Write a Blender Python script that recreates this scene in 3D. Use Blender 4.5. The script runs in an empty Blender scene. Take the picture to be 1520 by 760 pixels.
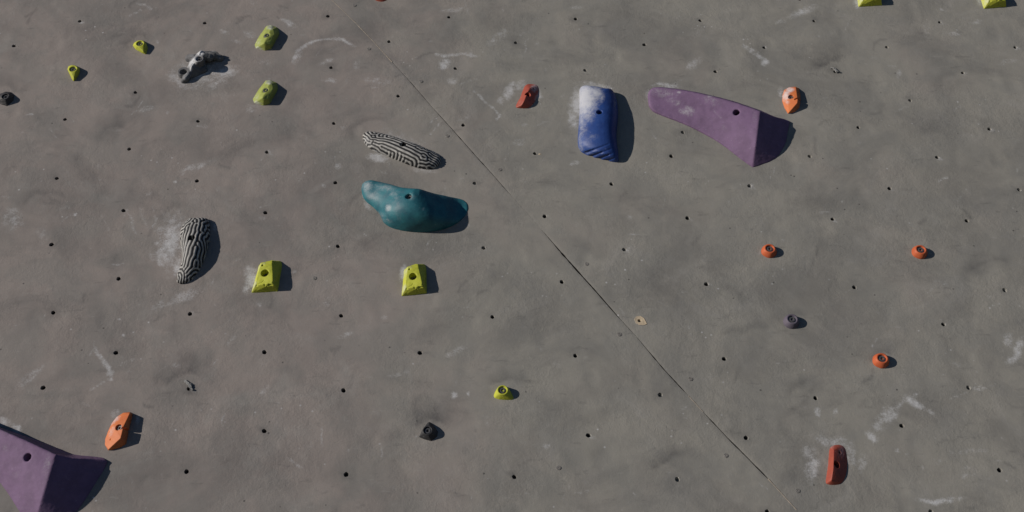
import bpy, bmesh, math, random
import numpy as np
from mathutils import Matrix, Vector
from mathutils.bvhtree import BVHTree

random.seed(7)
rng = np.random.default_rng(11)
scene = bpy.context.scene
COL = scene.collection

# ------------------------------------------------------------------ the place: a slab leaning back 30 degrees
LEAN = math.radians(30.0)
M_WALL = Matrix(((1, 0, 0, 0),
                 (0, math.sin(LEAN), -math.cos(LEAN), 0),
                 (0, math.cos(LEAN), math.sin(LEAN), 1.9),
                 (0, 0, 0, 1)))                        # wall x right, y up the slope, z out of the wall

# ------------------------------------------------------------------ camera
F = 1700.0                                             # focal length in photo pixels (1520 wide)
TILT = math.radians(35.66)
DIST = 3.1
FWD = Vector((0, math.sin(TILT), -math.cos(TILT)))
UPC = Vector((0, math.cos(TILT), math.sin(TILT)))
CAM = -DIST * FWD
cd = bpy.data.cameras.new('camera')
cam = bpy.data.objects.new('camera', cd)
COL.objects.link(cam)
cd.sensor_width = 36.0
cd.lens = 36.0 * F / 1520.0
cd.clip_start, cd.clip_end = 0.05, 2000.0
mloc = Matrix(((1, 0, 0, CAM.x), (0, UPC.y, -FWD.y, CAM.y), (0, UPC.z, -FWD.z, CAM.z), (0, 0, 0, 1)))
cam.matrix_world = M_WALL @ mloc
scene.camera = cam

# ------------------------------------------------------------------ light
SUN_W = Vector((-0.862, 0.085, 0.50)).normalized()     # towards the sun, in wall axes
SUN = (M_WALL.to_3x3() @ SUN_W).normalized()
ld = bpy.data.lights.new('sun', 'SUN')
ld.energy = 4.25
ld.angle = math.radians(0.5)
ld.color = (1.0, 0.92, 0.825)
sun = bpy.data.objects.new('sun', ld)
COL.objects.link(sun)
sun.rotation_euler = SUN.to_track_quat('Z', 'Y').to_euler()
sun.location = (-8, -6, 8)
world = bpy.data.worlds.new('World')
scene.world = world
world.use_nodes = True
nt = world.node_tree
bg = nt.nodes['Background']
sky = nt.nodes.new('ShaderNodeTexSky')
sky.sky_type = 'NISHITA'
sky.sun_disc = False
sky.sun_elevation = math.asin(SUN.z)
sky.sun_rotation = math.atan2(SUN.x, SUN.y)
nt.links.new(sky.outputs[0], bg.inputs[0])
sky.dust_density = 0.2
sky.ozone_density = 6.0
bg.inputs[1].default_value = 0.045
vs = scene.view_settings
vs.view_transform = 'Standard'
vs.look = 'None'
vs.exposure = 0.0
vs.gamma = 1.0
vs.use_curve_mapping = False
scene.cycles.max_bounces = 5
scene.cycles.use_denoising = True


# ------------------------------------------------------------------ photo pixel -> wall coordinates at height h above the wall
def W(px, py, h=0.0):
    d = Vector((px - 760.0, UPC.y * (380.0 - py) + FWD.y * F, UPC.z * (380.0 - py) + FWD.z * F))
    t = (h - CAM.z) / d.z
    return CAM + d * t


def to_px(x, y, z):
    rx, ry, rz = x - CAM.x, y - CAM.y, z - CAM.z
    dz = ry * FWD.y + rz * FWD.z
    return 760.0 + F * rx / dz, 380.0 - F * (ry * UPC.y + rz * UPC.z) / dz


# ------------------------------------------------------------------ object helpers
def empty(name, anchor, label, cat, group=None, rot=0.0):
    o = bpy.data.objects.new(name, None)
    o.empty_display_size = 0.03
    COL.objects.link(o)
    o.matrix_world = M_WALL @ Matrix.Translation((anchor[0], anchor[1], 0)) @ Matrix.Rotation(rot, 4, 'Z')
    o['label'] = label
    o['category'] = cat
    if group:
        o['group'] = group
    return o


def part(name, mesh, parent, loc=(0, 0, 0), rot=None):
    o = bpy.data.objects.new(name, mesh)
    COL.objects.link(o)
    o.parent = parent
    o.location = loc
    if rot is not None:
        o.rotation_euler = rot
    return o


def copy_thing(src, anchor, rot, label, group=None, scale=1.0):
    r = src.copy()
    COL.objects.link(r)
    r.matrix_world = (M_WALL @ Matrix.Translation((anchor[0], anchor[1], 0)) @ Matrix.Rotation(rot, 4, 'Z')
                      @ Matrix.Scale(scale, 4))
    r['label'] = label
    if group:
        r['group'] = group
    for ch in list(src.children):
        c = ch.copy()
        COL.objects.link(c)
        c.parent = r
        for g in list(ch.children):
            e = g.copy()
            COL.objects.link(e)
            e.parent = c
    return r


# ------------------------------------------------------------------ materials
def new_mat(name):
    m = bpy.data.materials.new(name)
    m.use_nodes = True
    return m, m.node_tree, m.node_tree.nodes['Principled BSDF']


class NB:
    """small node builder"""
    def __init__(self, nt):
        self.nt = nt
        self.co = nt.nodes.new('ShaderNodeTexCoord').outputs['Object']

    def noise(self, scale, detail=3.0, rough=0.55, vec=None, dist=0.0):
        n = self.nt.nodes.new('ShaderNodeTexNoise')
        n.inputs['Scale'].default_value = scale
        n.inputs['Detail'].default_value = detail
        n.inputs['Roughness'].default_value = rough
        n.inputs['Distortion'].default_value = dist
        self.nt.links.new(vec or self.co, n.inputs['Vector'])
        return n.outputs['Fac']

    def voronoi(self, scale, rnd=1.0):
        n = self.nt.nodes.new('ShaderNodeTexVoronoi')
        n.inputs['Scale'].default_value = scale
        n.inputs['Randomness'].default_value = rnd
        self.nt.links.new(self.co, n.inputs['Vector'])
        return n.outputs['Distance']

    def attr(self, name):
        n = self.nt.nodes.new('ShaderNodeAttribute')
        n.attribute_name = name
        return n.outputs['Fac']

    def math(self, op, a, b=0.0, clamp=False):
        n = self.nt.nodes.new('ShaderNodeMath')
        n.operation = op
        n.use_clamp = clamp
        for i, v in enumerate((a, b)):
            if isinstance(v, (int, float)):
                n.inputs[i].default_value = v
            else:
                self.nt.links.new(v, n.inputs[i])
        return n.outputs[0]

    def ramp(self, fac, lo, hi, a=0.0, b=1.0):
        n = self.nt.nodes.new('ShaderNodeMapRange')
        n.interpolation_type = 'SMOOTHSTEP'
        n.inputs[1].default_value, n.inputs[2].default_value = lo, hi
        n.inputs[3].default_value, n.inputs[4].default_value = a, b
        self.nt.links.new(fac, n.inputs[0])
        return n.outputs[0]

    def mix(self, fac, a, b, mode='MIX'):
        n = self.nt.nodes.new('ShaderNodeMix')
        n.data_type = 'RGBA'
        n.blend_type = mode
        for i, v in ((0, fac), (6, a), (7, b)):
            if isinstance(v, (int, float)):
                n.inputs[i].default_value = v
            elif isinstance(v, tuple):
                n.inputs[i].default_value = (*v, 1.0)
            else:
                self.nt.links.new(v, n.inputs[i])
        return n.outputs[2]

    def bump(self, height, strength, distance, prev=None):
        n = self.nt.nodes.new('ShaderNodeBump')
        if isinstance(strength, (int, float)):
            n.inputs['Strength'].default_value = strength
        else:
            self.nt.links.new(strength, n.inputs['Strength'])
        n.inputs['Distance'].default_value = distance
        self.nt.links.new(height, n.inputs['Height'])
        if prev is not None:
            self.nt.links.new(prev, n.inputs['Normal'])
        return n.outputs[0]


CHALK = (0.52, 0.53, 0.55)


def chalk_mask(b, scale, gain=0.8, amp=1.0):
    c = b.attr('chalk')
    n = b.noise(scale, 5.0, 0.65)
    n2 = b.noise(scale * 4.3, 3.0, 0.6)
    nn = b.math('ADD', b.math('MULTIPLY', b.math('SUBTRACT', n, 0.5), 1.5),
                b.math('MULTIPLY', b.math('SUBTRACT', n2, 0.5), 0.9))
    gate = b.math('MULTIPLY', c, 3.0, True)
    s = b.math('ADD', c, b.math('MULTIPLY', b.math('MULTIPLY', nn, amp), gate))
    return b.math('MULTIPLY', b.ramp(s, 0.12, 1.15), gain)


def wall_material():
    m, nt, bs = new_mat('wall_coating')
    b = NB(nt)
    warm = (0.240, 0.212, 0.197)
    cool = (0.236, 0.227, 0.204)
    t = b.math('ADD', b.attr('tint'), b.math('MULTIPLY', b.math('SUBTRACT', b.noise(2.2, 4, 0.6), 0.5), 1.6))
    col = b.mix(b.ramp(t, 0.1, 0.9), warm, cool)
    blot = b.ramp(b.noise(3.6, 7.0, 0.66, dist=0.8), 0.40, 0.70)
    col = b.mix(b.math('MULTIPLY', blot, 0.50), col, (0.10, 0.099, 0.098))
    pale = b.ramp(b.noise(5.5, 7.0, 0.68, dist=1.2), 0.52, 0.74)
    col = b.mix(b.math('MULTIPLY', pale, 0.32), col, (0.29, 0.282, 0.27))
    grey = b.ramp(b.noise(9.0, 5.0, 0.6, dist=0.5), 0.42, 0.62)
    col = b.mix(b.math('MULTIPLY', grey, 0.35), col, (0.172, 0.172, 0.164))
    fine = b.ramp(b.noise(26.0, 5.0, 0.65, dist=0.4), 0.45, 0.8)
    col = b.mix(b.math('MULTIPLY', fine, 0.10), col, (0.33, 0.32, 0.31))
    grain = b.noise(420.0, 2.0, 0.6)
    col = b.mix(b.math('MULTIPLY', b.ramp(grain, 0.55, 0.8), 0.16), col, (0.09, 0.09, 0.09))
    str_ = nt.nodes.new('ShaderNodeMapping')
    str_.inputs['Rotation'].default_value = (0, 0, 0.5)
    str_.inputs['Scale'].default_value = (1.0, 5.0, 1.0)
    nt.links.new(b.co, str_.inputs['Vector'])
    scr_ = b.ramp(b.noise(17.0, 6.0, 0.7, vec=str_.outputs[0]), 0.60, 0.74)
    col = b.mix(b.math('MULTIPLY', scr_, 0.20), col, (0.36, 0.355, 0.345))
    str2 = nt.nodes.new('ShaderNodeMapping')
    str2.inputs['Rotation'].default_value = (0, 0, 1.9)
    str2.inputs['Scale'].default_value = (1.0, 3.5, 1.0)
    nt.links.new(b.co, str2.inputs['Vector'])
    scr2 = b.ramp(b.noise(13.0, 6.0, 0.7, vec=str2.outputs[0]), 0.58, 0.72)
    col = b.mix(b.math('MULTIPLY', scr2, 0.36), col, (0.085, 0.084, 0.083))
    # rubber smears and grime
    d = b.attr('dirt')
    dn = b.math('MULTIPLY', d, b.ramp(b.noise(15.0, 6.0, 0.65), 0.22, 0.68, 0.25, 1.0))
    col = b.mix(b.math('MULTIPLY', dn, 1.0), col, (0.055, 0.055, 0.058))
    # small pits and paint specks
    sp = b.math('MULTIPLY', b.ramp(b.voronoi(26.0), 0.05, 0.085, 1.0, 0.0), b.ramp(b.noise(9.0, 2), 0.54, 0.62))
    col = b.mix(b.math('MULTIPLY', sp, 0.7), col, (0.04, 0.04, 0.04))
    ck = chalk_mask(b, 60.0, 0.74)
    col = b.mix(ck, col, CHALK)
    sp2 = b.math('MULTIPLY', b.ramp(b.voronoi(36.0), 0.05, 0.13, 1.0, 0.0), b.ramp(b.noise(5.0, 3), 0.52, 0.66))
    col = b.mix(b.math('MULTIPLY', sp2, 0.55), col, CHALK)
    nt.links.new(col, bs.inputs['Base Color'])
    bs.inputs['Roughness'].default_value = 0.85
    bs.inputs['Specular IOR Level'].default_value = 0.25
    lump = b.noise(70.0, 3.0, 0.6, dist=0.5)
    stip = b.noise(210.0, 3.0, 0.6)
    rough_area = b.ramp(b.noise(5.0, 4.0, 0.6, dist=0.7), 0.35, 0.65, 0.10, 0.46)
    n1 = b.bump(lump, rough_area, 0.0028)
    n2 = b.bump(stip, b.math('MULTIPLY', rough_area, 0.7), 0.0012, n1)
    nt.links.new(n2, bs.inputs['Normal'])
    return m


def hold_material(name, col, col2=None, rough=0.55, chalk=0.85, grit=0.5, dirty=0.25, spec=0.35, amp=0.8):
    m, nt, bs = new_mat(name)
    b = NB(nt)
    c = b.mix(b.ramp(b.noise(28.0, 4.0, 0.6), 0.3, 0.75), col, col2 or tuple(v * 0.78 for v in col))
    c = b.mix(b.math('MULTIPLY', b.ramp(b.noise(75.0, 5.0, 0.7), 0.56, 0.8), dirty), c,
              tuple(0.45 * v + 0.02 for v in col))
    ck = chalk_mask(b, 55.0, chalk, amp)
    c = b.mix(ck, c, CHALK)
    dust = b.math('MULTIPLY', b.ramp(b.noise(130.0, 3.0, 0.7), 0.60, 0.78), 0.14)
    c = b.mix(dust, c, CHALK)
    nt.links.new(c, bs.inputs['Base Color'])
    bs.inputs['Roughness'].default_value = rough
    bs.inputs['Specular IOR Level'].default_value = spec
    n1 = b.bump(b.noise(900.0, 2.0, 0.6), grit * 0.5, 0.0004)
    n2 = b.bump(b.noise(160.0, 3.0, 0.6), grit * 0.5, 0.0010, n1)
    nt.links.new(n2, bs.inputs['Normal'])
    return m


def simple_material(name, col, rough=0.6, metal=0.0, nscale=60.0, var=0.5):
    m, nt, bs = new_mat(name)
    b = NB(nt)
    c = b.mix(b.ramp(b.noise(nscale, 4.0, 0.6), 0.3, 0.75), col, tuple(v * (1 - var) for v in col))
    nt.links.new(c, bs.inputs['Base Color'])
    bs.inputs['Roughness'].default_value = rough
    bs.inputs['Metallic'].default_value = metal
    nt.links.new(b.bump(b.noise(nscale * 6, 2.0), 0.3, 0.0006), bs.inputs['Normal'])
    return m


def stripe_material():
    m, nt, bs = new_mat('black_white_maze')
    b = NB(nt)
    s = b.attr('stripe')
    white = b.mix(b.ramp(b.noise(45.0, 4.0), 0.35, 0.7), (0.37, 0.365, 0.35), (0.22, 0.218, 0.212))
    c = b.mix(b.ramp(s, 0.44, 0.60), (0.016, 0.016, 0.018), white)
    c = b.mix(chalk_mask(b, 60.0, 0.8), c, CHALK)
    nt.links.new(c, bs.inputs['Base Color'])
    bs.inputs['Roughness'].default_value = 0.6
    bs.inputs['Specular IOR Level'].default_value = 0.3
    nt.links.new(b.bump(b.noise(700.0, 2.0), 0.3, 0.0005), bs.inputs['Normal'])
    return m


def ground_material():
    m, nt, bs = new_mat('gravel_ground')
    b = NB(nt)
    c = b.mix(b.ramp(b.noise(0.6, 5.0), 0.3, 0.7), (0.16, 0.145, 0.125), (0.10, 0.095, 0.085))
    c = b.mix(b.ramp(b.noise(60.0, 3.0), 0.4, 0.7), c, (0.21, 0.20, 0.18))
    nt.links.new(c, bs.inputs['Base Color'])
    bs.inputs['Roughness'].default_value = 0.95
    nt.links.new(b.bump(b.noise(70.0, 3.0), 0.6, 0.02), bs.inputs['Normal'])
    return m


MAT = {
    'wall': wall_material(),
    'ground': ground_material(),
    'backing': simple_material('dark_backing', (0.03, 0.028, 0.026), 0.9),
    'insert': simple_material('dark_insert_metal', (0.045, 0.043, 0.042), 0.6, 0.0, 200.0),
    'insert_pale': simple_material('pale_insert', (0.40, 0.39, 0.36), 0.8, 0.0, 300.0),
    'filler': simple_material('tan_joint_filler', (0.30, 0.26, 0.215), 0.9, 0.0, 90.0, 0.35),
    'screw': simple_material('coated_screw_head', (0.20, 0.19, 0.18), 0.75, 0.0, 200.0, 0.4),
    'gap': simple_material('screw_gap', (0.05, 0.048, 0.045), 0.9),
    'plywood': simple_material('bare_plywood', (0.50, 0.41, 0.29), 0.85, 0.0, 120.0, 0.3),
    'bolt': simple_material('dark_bolt_steel', (0.17, 0.17, 0.175), 0.42, 0.6, 300.0, 0.4),
    'washer': simple_material('worn_steel', (0.32, 0.32, 0.325), 0.45, 0.7, 300.0, 0.4),
    'strap': simple_material('grey_strap', (0.23, 0.23, 0.227), 0.8, 0.0, 300.0, 0.35),
    'purple': hold_material('purple_hold', (0.160, 0.102, 0.184), (0.122, 0.078, 0.140), 0.7, 0.62, 0.6, 0.35, 0.2),
    'blue': hold_material('blue_hold', (0.020, 0.057, 0.215), (0.014, 0.038, 0.16), 0.5, 0.78, 0.5, amp=0.6),
    'teal': hold_material('teal_hold', (0.022, 0.14, 0.17), (0.012, 0.080, 0.112), 0.56, 0.65, 0.3, amp=0.6),
    'lime': hold_material('lime_hold', (0.44, 0.46, 0.045), (0.36, 0.385, 0.035), 0.6, 0.7, 0.5, 0.2),
    'lime_pale': hold_material('pale_lime_hold', (0.29, 0.33, 0.075), (0.23, 0.27, 0.06), 0.7, 0.8, 0.5, 0.2),
    'red': hold_material('red_orange_hold', (0.31, 0.066, 0.040), (0.25, 0.050, 0.034), 0.55, 0.75, 0.4, 0.2),
    'orange': hold_material('orange_hold', (0.56, 0.165, 0.05), (0.48, 0.125, 0.04), 0.6, 0.85, 0.4, 0.2),
    'orange_red': hold_material('orange_red_hold', (0.46, 0.105, 0.038), (0.39, 0.08, 0.032), 0.55, 0.8, 0.4, 0.2),
    'black': hold_material('black_hold', (0.035, 0.035, 0.038), (0.025, 0.025, 0.028), 0.55, 0.5, 0.6, 0.1),
    'grey': hold_material('grey_hold', (0.13, 0.13, 0.135), (0.085, 0.085, 0.09), 0.75, 0.8, 0.8, 0.3),
    'mauve': hold_material('mauve_grey_hold', (0.11, 0.095, 0.125), (0.085, 0.075, 0.10), 0.6, 0.6, 0.5),
    'maze': stripe_material(),
}


# ------------------------------------------------------------------ strokes of chalk and grime, laid out on the wall surface
def blob(X, Y, cx, cy, rx, ry, ang, k, soft=1.0):
    a = math.radians(ang)
    dx, dy = X - cx, Y - cy
    u = (dx * math.cos(a) + dy * math.sin(a)) / rx
    v = (-dx * math.sin(a) + dy * math.cos(a)) / ry
    r = np.sqrt(u * u + v * v)
    return k * np.clip((1.25 - r) / (0.9 * soft), 0, 1)


def arc(X, Y, cx, cy, rx, ry, a0, a1, wid, k):
    th = np.degrees(np.arctan2((Y - cy) / ry, (X - cx) / rx)) % 360
    r = np.sqrt(((X - cx) / rx) ** 2 + ((Y - cy) / ry) ** 2)
    rr = np.abs(r - 1) * (rx + ry) / 2
    mid, half = (a0 + a1) / 2, (a1 - a0) / 2
    dth = np.abs((th - mid + 180) % 360 - 180)
    return k * np.clip(1.3 - rr / wid, 0, 1) * np.clip((half - dth) / 18, 0, 1)


def crescent(X, Y, cx, cy, rx, ry, a0, a1, wid, k):
    """grime that stops sharply at the edge of a hold that used to sit there and fades outwards"""
    th = np.degrees(np.arctan2((Y - cy) / ry, (X - cx) / rx)) % 360
    r = (np.sqrt(((X - cx) / rx) ** 2 + ((Y - cy) / ry) ** 2) - 1) * (rx + ry) / 2
    mid, half = (a0 + a1) / 2, (a1 - a0) / 2
    dth = np.abs((th - mid + 180) % 360 - 180)
    return k * np.clip((r + 3) / 4, 0, 1) * np.clip(1 - r / wid, 0, 1) * np.clip((half - dth) / 30, 0, 1)


def line(X, Y, x0, y0, x1, y1, wid, k):
    L2 = (x1 - x0) ** 2 + (y1 - y0) ** 2
    t = np.clip(((X - x0) * (x1 - x0) + (Y - y0) * (y1 - y0)) / L2, 0, 1)
    d = np.hypot(X - x0 - t * (x1 - x0), Y - y0 - t * (y1 - y0))
    return k * np.clip(1.4 - d / wid, 0, 1)


KINDS = {'b': blob, 'a': arc, 'c': crescent, 'l': line}


def paint(X, Y, strokes):
    out = np.zeros_like(X)
    for s in strokes:
        out = np.maximum(out, KINDS[s[0]](X, Y, *s[1:]))
    return out


WALL_CHALK = [
    ('b', 258, 352, 16, 30, 5, .8, 1.3), ('b', 262, 395, 8, 20, 10, .8, 1.2), ('b', 240, 345, 16, 12, 0, .4), ('b', 226, 378, 8, 14, 0, .35),
    ('l', 150, 320, 165, 350, 2, .3), ('l', 225, 305, 236, 345, 2, .35), ('l', 1410, 590, 1480, 570, 2, .4), ('l', 1360, 585, 1330, 605, 3, .5),
    ('b', 1225, 655, 20, 8, 20, .5), ('b', 1280, 690, 12, 20, 0, .4), ('b', 350, 62, 12, 5, 30, .4), ('b', 395, 92, 24, 6, -10, .3), ('b', 320, 125, 20, 8, -30, .5),
    ('b', 297, 105, 52, 30, -20, .62, 1.2), ('b', 335, 108, 22, 10, -20, .75), ('b', 265, 118, 22, 12, 30, .6),
    ('b', 333, 47, 9, 5, 20, .5), ('b', 370, 50, 14, 7, 20, .45), ('b', 428, 33, 14, 6, 30, .6), ('b', 372, 160, 16, 9, 0, .4),
    ('b', 216, 160, 15, 5, -15, .5), ('b', 288, 248, 32, 6, -16, .5), ('b', 260, 271, 4, 3, 0, .9), ('b', 112, 319, 4, 3, 0, .9),
    ('b', 255, 360, 22, 52, 10, .85, 1.3), ('b', 243, 380, 14, 20, 0, .7), ('b', 233, 362, 4, 3, 0, .9), ('b', 321, 338, 5, 8, 0, .5),
    ('l', 188, 312, 200, 345, 3, .4), ('l', 206, 310, 220, 342, 3, .35), ('l', 240, 312, 252, 335, 3, .3),
    ('b', 20, 325, 20, 22, -40, .42), ('b', 62, 345, 14, 14, 0, .3), ('b', 272, 440, 42, 10, -22, .55, 1.2), ('b', 235, 455, 20, 8, -25, .4),
    ('l', 140, 520, 165, 552, 4, .6), ('b', 163, 556, 6, 8, 0, .75), ('b', 163, 563, 6, 2.5, -10, .9), ('b', 45, 560, 34, 8, -38, .42),
    ('b', 5, 625, 14, 8, 10, .75), ('b', 25, 636, 10, 8, 30, .75), ('b', 184, 497, 3, 3, 0, .8), ('b', 175, 473, 3, 2, 0, .8),
    ('a', 490, 100, 57, 42, 180, 320, 4, .62), ('b', 443, 85, 6, 18, 25, .5), ('b', 487, 92, 20, 5, -20, .4), ('b', 488, 118, 14, 4, 8, .5),
    ('b', 560, 120, 30, 8, 10, .35), ('b', 530, 95, 8, 10, 30, .35), ('b', 660, 95, 12, 9, -45, .75), ('l', 648, 82, 700, 80, 3, .6),
    ('b', 672, 118, 10, 6, -10, .6), ('b', 700, 82, 14, 3, 5, .5), ('b', 755, 137, 10, 16, 20, .8), ('b', 745, 150, 8, 8, 0, .6), ('b', 760, 125, 6, 8, 30, .6),
    ('l', 705, 135, 742, 172, 2.5, .5), ('l', 735, 178, 745, 170, 2.5, .45), ('b', 690, 175, 16, 4, -25, .3), ('b', 675, 15, 26, 4, 0, .45),
    ('b', 740, 55, 28, 10, -35, .35), ('b', 600, 218, 62, 24, 22, .52, 1.2), ('b', 562, 234, 20, 7, 10, .78), ('b', 630, 252, 24, 8, 8, .5), ('b', 500, 246, 7, 5, 0, .55),
    ('b', 545, 295, 10, 20, -20, .5), ('b', 480, 276, 6, 4, 0, .5), ('b', 545, 305, 5, 5, 0, .8), ('b', 390, 325, 8, 5, 20, .4), ('b', 510, 190, 6, 4, 0, .45),
    ('b', 800, 140, 5, 10, 0, .7), ('b', 772, 128, 12, 14, 30, .5), ('b', 772, 212, 15, 6, -10, .45), ('b', 778, 186, 6, 3, 0, .4),
    ('b', 857, 155, 14, 30, 10, .9, 1.2), ('b', 852, 180, 10, 16, 0, .7), ('b', 885, 127, 34, 6, 5, .6), ('b', 855, 243, 10, 4, -10, .5),
    ('b', 1030, 95, 16, 8, -40, .5), ('b', 990, 127, 26, 5, 5, .6), ('b', 965, 140, 8, 16, 20, .55), ('l', 1105, 70, 1138, 88, 4, .55), ('b', 1136, 91, 6, 7, 30, .9),
    ('b', 1045, 158, 8, 4, 0, .4), ('b', 855, 10, 14, 4, 0, .4), ('b', 1190, 18, 32, 7, -22, .62, 1.2), ('b', 1160, 32, 16, 6, -20, .4),
    ('b', 1272, 6, 9, 8, 20, .7), ('b', 1455, 2, 6, 8, 0, .7), ('b', 1375, 45, 8, 14, -10, .32), ('b', 1415, 50, 18, 4, 0, .42), ('b', 1450, 32, 12, 5, 0, .36),
    ('b', 1335, 108, 5, 9, 20, .5), ('b', 1497, 92, 18, 6, -10, .35), ('b', 1160, 135, 6, 10, 0, .55), ('b', 1174, 168, 10, 3, 0, .4),
    ('b', 372, 412, 12, 20, 5, .85), ('b', 366, 425, 8, 14, 0, .6), ('b', 366, 398, 6, 4, 0, .7), ('b', 385, 450, 8, 5, 20, .3), ('b', 598, 405, 7, 16, 15, .75), ('b', 636, 437, 6, 5, 0, .5), ('b', 436, 402, 6, 4, 0, .5),
    ('b', 485, 450, 8, 18, 20, .3), ('b', 515, 497, 18, 5, -20, .4), ('b', 570, 470, 9, 6, 0, .42), ('b', 673, 586, 6, 7, 0, .85), ('b', 694, 584, 3, 4, 0, .85), ('b', 675, 522, 24, 7, -28, .42), ('b', 593, 555, 24, 5, -14, .36),
    ('b', 393, 580, 6, 12, 35, .42), ('b', 725, 625, 8, 14, 0, .3), ('b', 760, 580, 20, 20, 0, .2), ('b', 812, 664, 8, 5, 0, .5),
    ('b', 1357, 598, 22, 7, 32, .85), ('b', 1380, 610, 10, 5, 30, .5), ('b', 1318, 618, 24, 14, -40, .62), ('b', 1293, 648, 14, 6, 38, .85), ('b', 1305, 635, 16, 10, 0, .5),
    ('b', 1214, 612, 7, 8, 0, .85), ('b', 1240, 612, 3, 8, 10, .7), ('b', 1205, 695, 12, 26, 10, .7), ('b', 1200, 670, 16, 14, 0, .45), ('b', 1262, 675, 12, 26, 0, .5), ('b', 1240, 655, 22, 10, 0, .6),
    ('b', 1510, 520, 8, 26, 18, .75), ('b', 1497, 505, 12, 14, 0, .5), ('b', 1500, 535, 12, 8, 10, .55), ('b', 1390, 744, 34, 5, 3, .75), ('b', 1420, 741, 20, 6, 0, .5),
    ('b', 1332, 670, 5, 5, 0, .6), ('b', 1345, 677, 5, 2.5, 0, .6), ('b', 1370, 692, 4, 4, 0, .65), ('b', 1396, 685, 6, 8, 0, .4), ('b', 1440, 670, 40, 6, -5, .32), ('b', 1450, 575, 14, 6, -20, .4),
    ('b', 1435, 700, 20, 16, 0, .28), ('b', 205, 622, 5, 14, 0, .5), ('b', 172, 612, 10, 7, -40, .55), ('b', 245, 655, 4, 4, 0, .5),
]
WALL_DIRT = [
    ('b', 281, 580, 13, 9, 0, .75, 1.3), ('b', 1240, 107, 11, 8, 0, .75, 1.3),
    ('c', 283, 582, 34, 26, 190, 300, 42, .75), ('b', 262, 545, 30, 20, -10, .4, 1.5), ('c', 640, 645, 26, 24, 200, 340, 34, .7), ('c', 1240, 110, 22, 18, 185, 300, 44, .8), ('b', 1205, 85, 46, 14, 15, .4, 1.5),
    ('c', 750, 585, 24, 20, 200, 330, 24, .45), ('c', 178, 212, 24, 26, 170, 300, 26, .5), ('b', 155, 195, 30, 18, 0, .35, 1.5), ('c', 10, 150, 26, 22, 200, 350, 24, .5),
    ('c', 208, 72, 20, 18, 180, 330, 18, .45), ('c', 30, 330, 42, 44, 160, 250, 12, .4), ('b', 120, 280, 70, 50, 0, .22, 1.4), ('b', 110, 360, 60, 26, 20, .25, 1.4),
    ('b', 470, 78, 30, 22, -30, .38, 1.4), ('b', 400, 215, 50, 18, 0, .25, 1.5), ('b', 740, 40, 50, 26, -20, .28, 1.5), ('b', 1380, 192, 60, 36, 0, .36, 1.5), ('b', 1430, 250, 70, 60, 0, .26, 1.5), ('b', 1215, 300, 50, 20, 0, .3, 1.5),
    ('c', 1480, 420, 42, 30, 190, 300, 22, .6), ('b', 1460, 400, 26, 10, -30, .4, 1.4), ('c', 1010, 705, 34, 26, 170, 290, 26, .55), ('b', 960, 700, 14, 26, 20, .3, 1.4), ('b', 960, 440, 70, 40, 0, .3, 1.5), ('b', 930, 560, 60, 30, -20, .28, 1.5),
    ('c', 1215, 598, 46, 34, 190, 270, 12, .5), ('b', 1090, 640, 26, 12, -10, .32, 1.4), ('b', 980, 585, 20, 8, -10, .4), ('b', 870, 580, 40, 16, 0, .25, 1.5), ('b', 830, 600, 30, 24, 0, .22, 1.5),
    ('c', 1310, 540, 20, 16, 180, 330, 30, .55), ('c', 1178, 483, 20, 16, 180, 330, 24, .4), ('b', 640, 490, 40, 14, -30, .3, 1.4), ('b', 470, 510, 40, 60, 20, .2, 1.5), ('b', 430, 690, 70, 40, 0, .25, 1.5), ('b', 500, 700, 40, 16, -30, .3, 1.4), ('b', 645, 612, 46, 26, 0, .6, 1.5),
    ('b', 1000, 130, 60, 20, 0, .2, 1.5), ('b', 1180, 430, 80, 30, 0, .2, 1.5), ('b', 1390, 470, 60, 20, -20, .25, 1.5), ('b', 120, 500, 60, 24, -30, .25, 1.5), ('l', 1075, 495, 1135, 480, 5, .25), ('l', 1180, 610, 1210, 570, 4, .35), ('b', 1005, 310, 60, 24, 0, .22, 1.5), ('b', 715, 20, 20, 40, 0, .2, 1.5),
]


# countless small scuffs: rubber marks and chalk scratches left by climbers
for _ in range(280):
    x, y = rng.uniform(0, 1520), rng.uniform(0, 760)
    a = rng.normal(-0.5, 0.7)
    L = rng.uniform(4, 26)
    (WALL_CHALK if rng.random() < .6 else WALL_DIRT).append(
        ('l', x, y, x + L * math.cos(a), y + L * math.sin(a), rng.uniform(1.4, 2.6), rng.uniform(.18, .45)))
for _ in range(130):
    x, y = rng.uniform(0, 1520), rng.uniform(0, 760)
    WALL_CHALK.append(('b', x, y, rng.uniform(3, 16), rng.uniform(2, 7), rng.uniform(-60, 30), rng.uniform(.15, .44), 1.3))
for _ in range(70):
    x, y = rng.uniform(0, 1520), rng.uniform(0, 760)
    WALL_DIRT.append(('b', x, y, rng.uniform(12, 50), rng.uniform(6, 22), rng.uniform(-50, 30), rng.uniform(.10, .3), 1.4))
for _ in range(16):
    x, y = rng.uniform(0, 1520), rng.uniform(0, 760)
    WALL_DIRT.append(('c', x, y, rng.uniform(18, 40), rng.uniform(14, 32), 170, rng.uniform(260, 330), rng.uniform(10, 24), rng.uniform(.2, .45)))


def set_attr(me, name, vals):
    a = me.attributes.get(name) or me.attributes.new(name, 'FLOAT', 'POINT')
    a.data.foreach_set('value', np.asarray(vals, dtype=np.float32))


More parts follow.
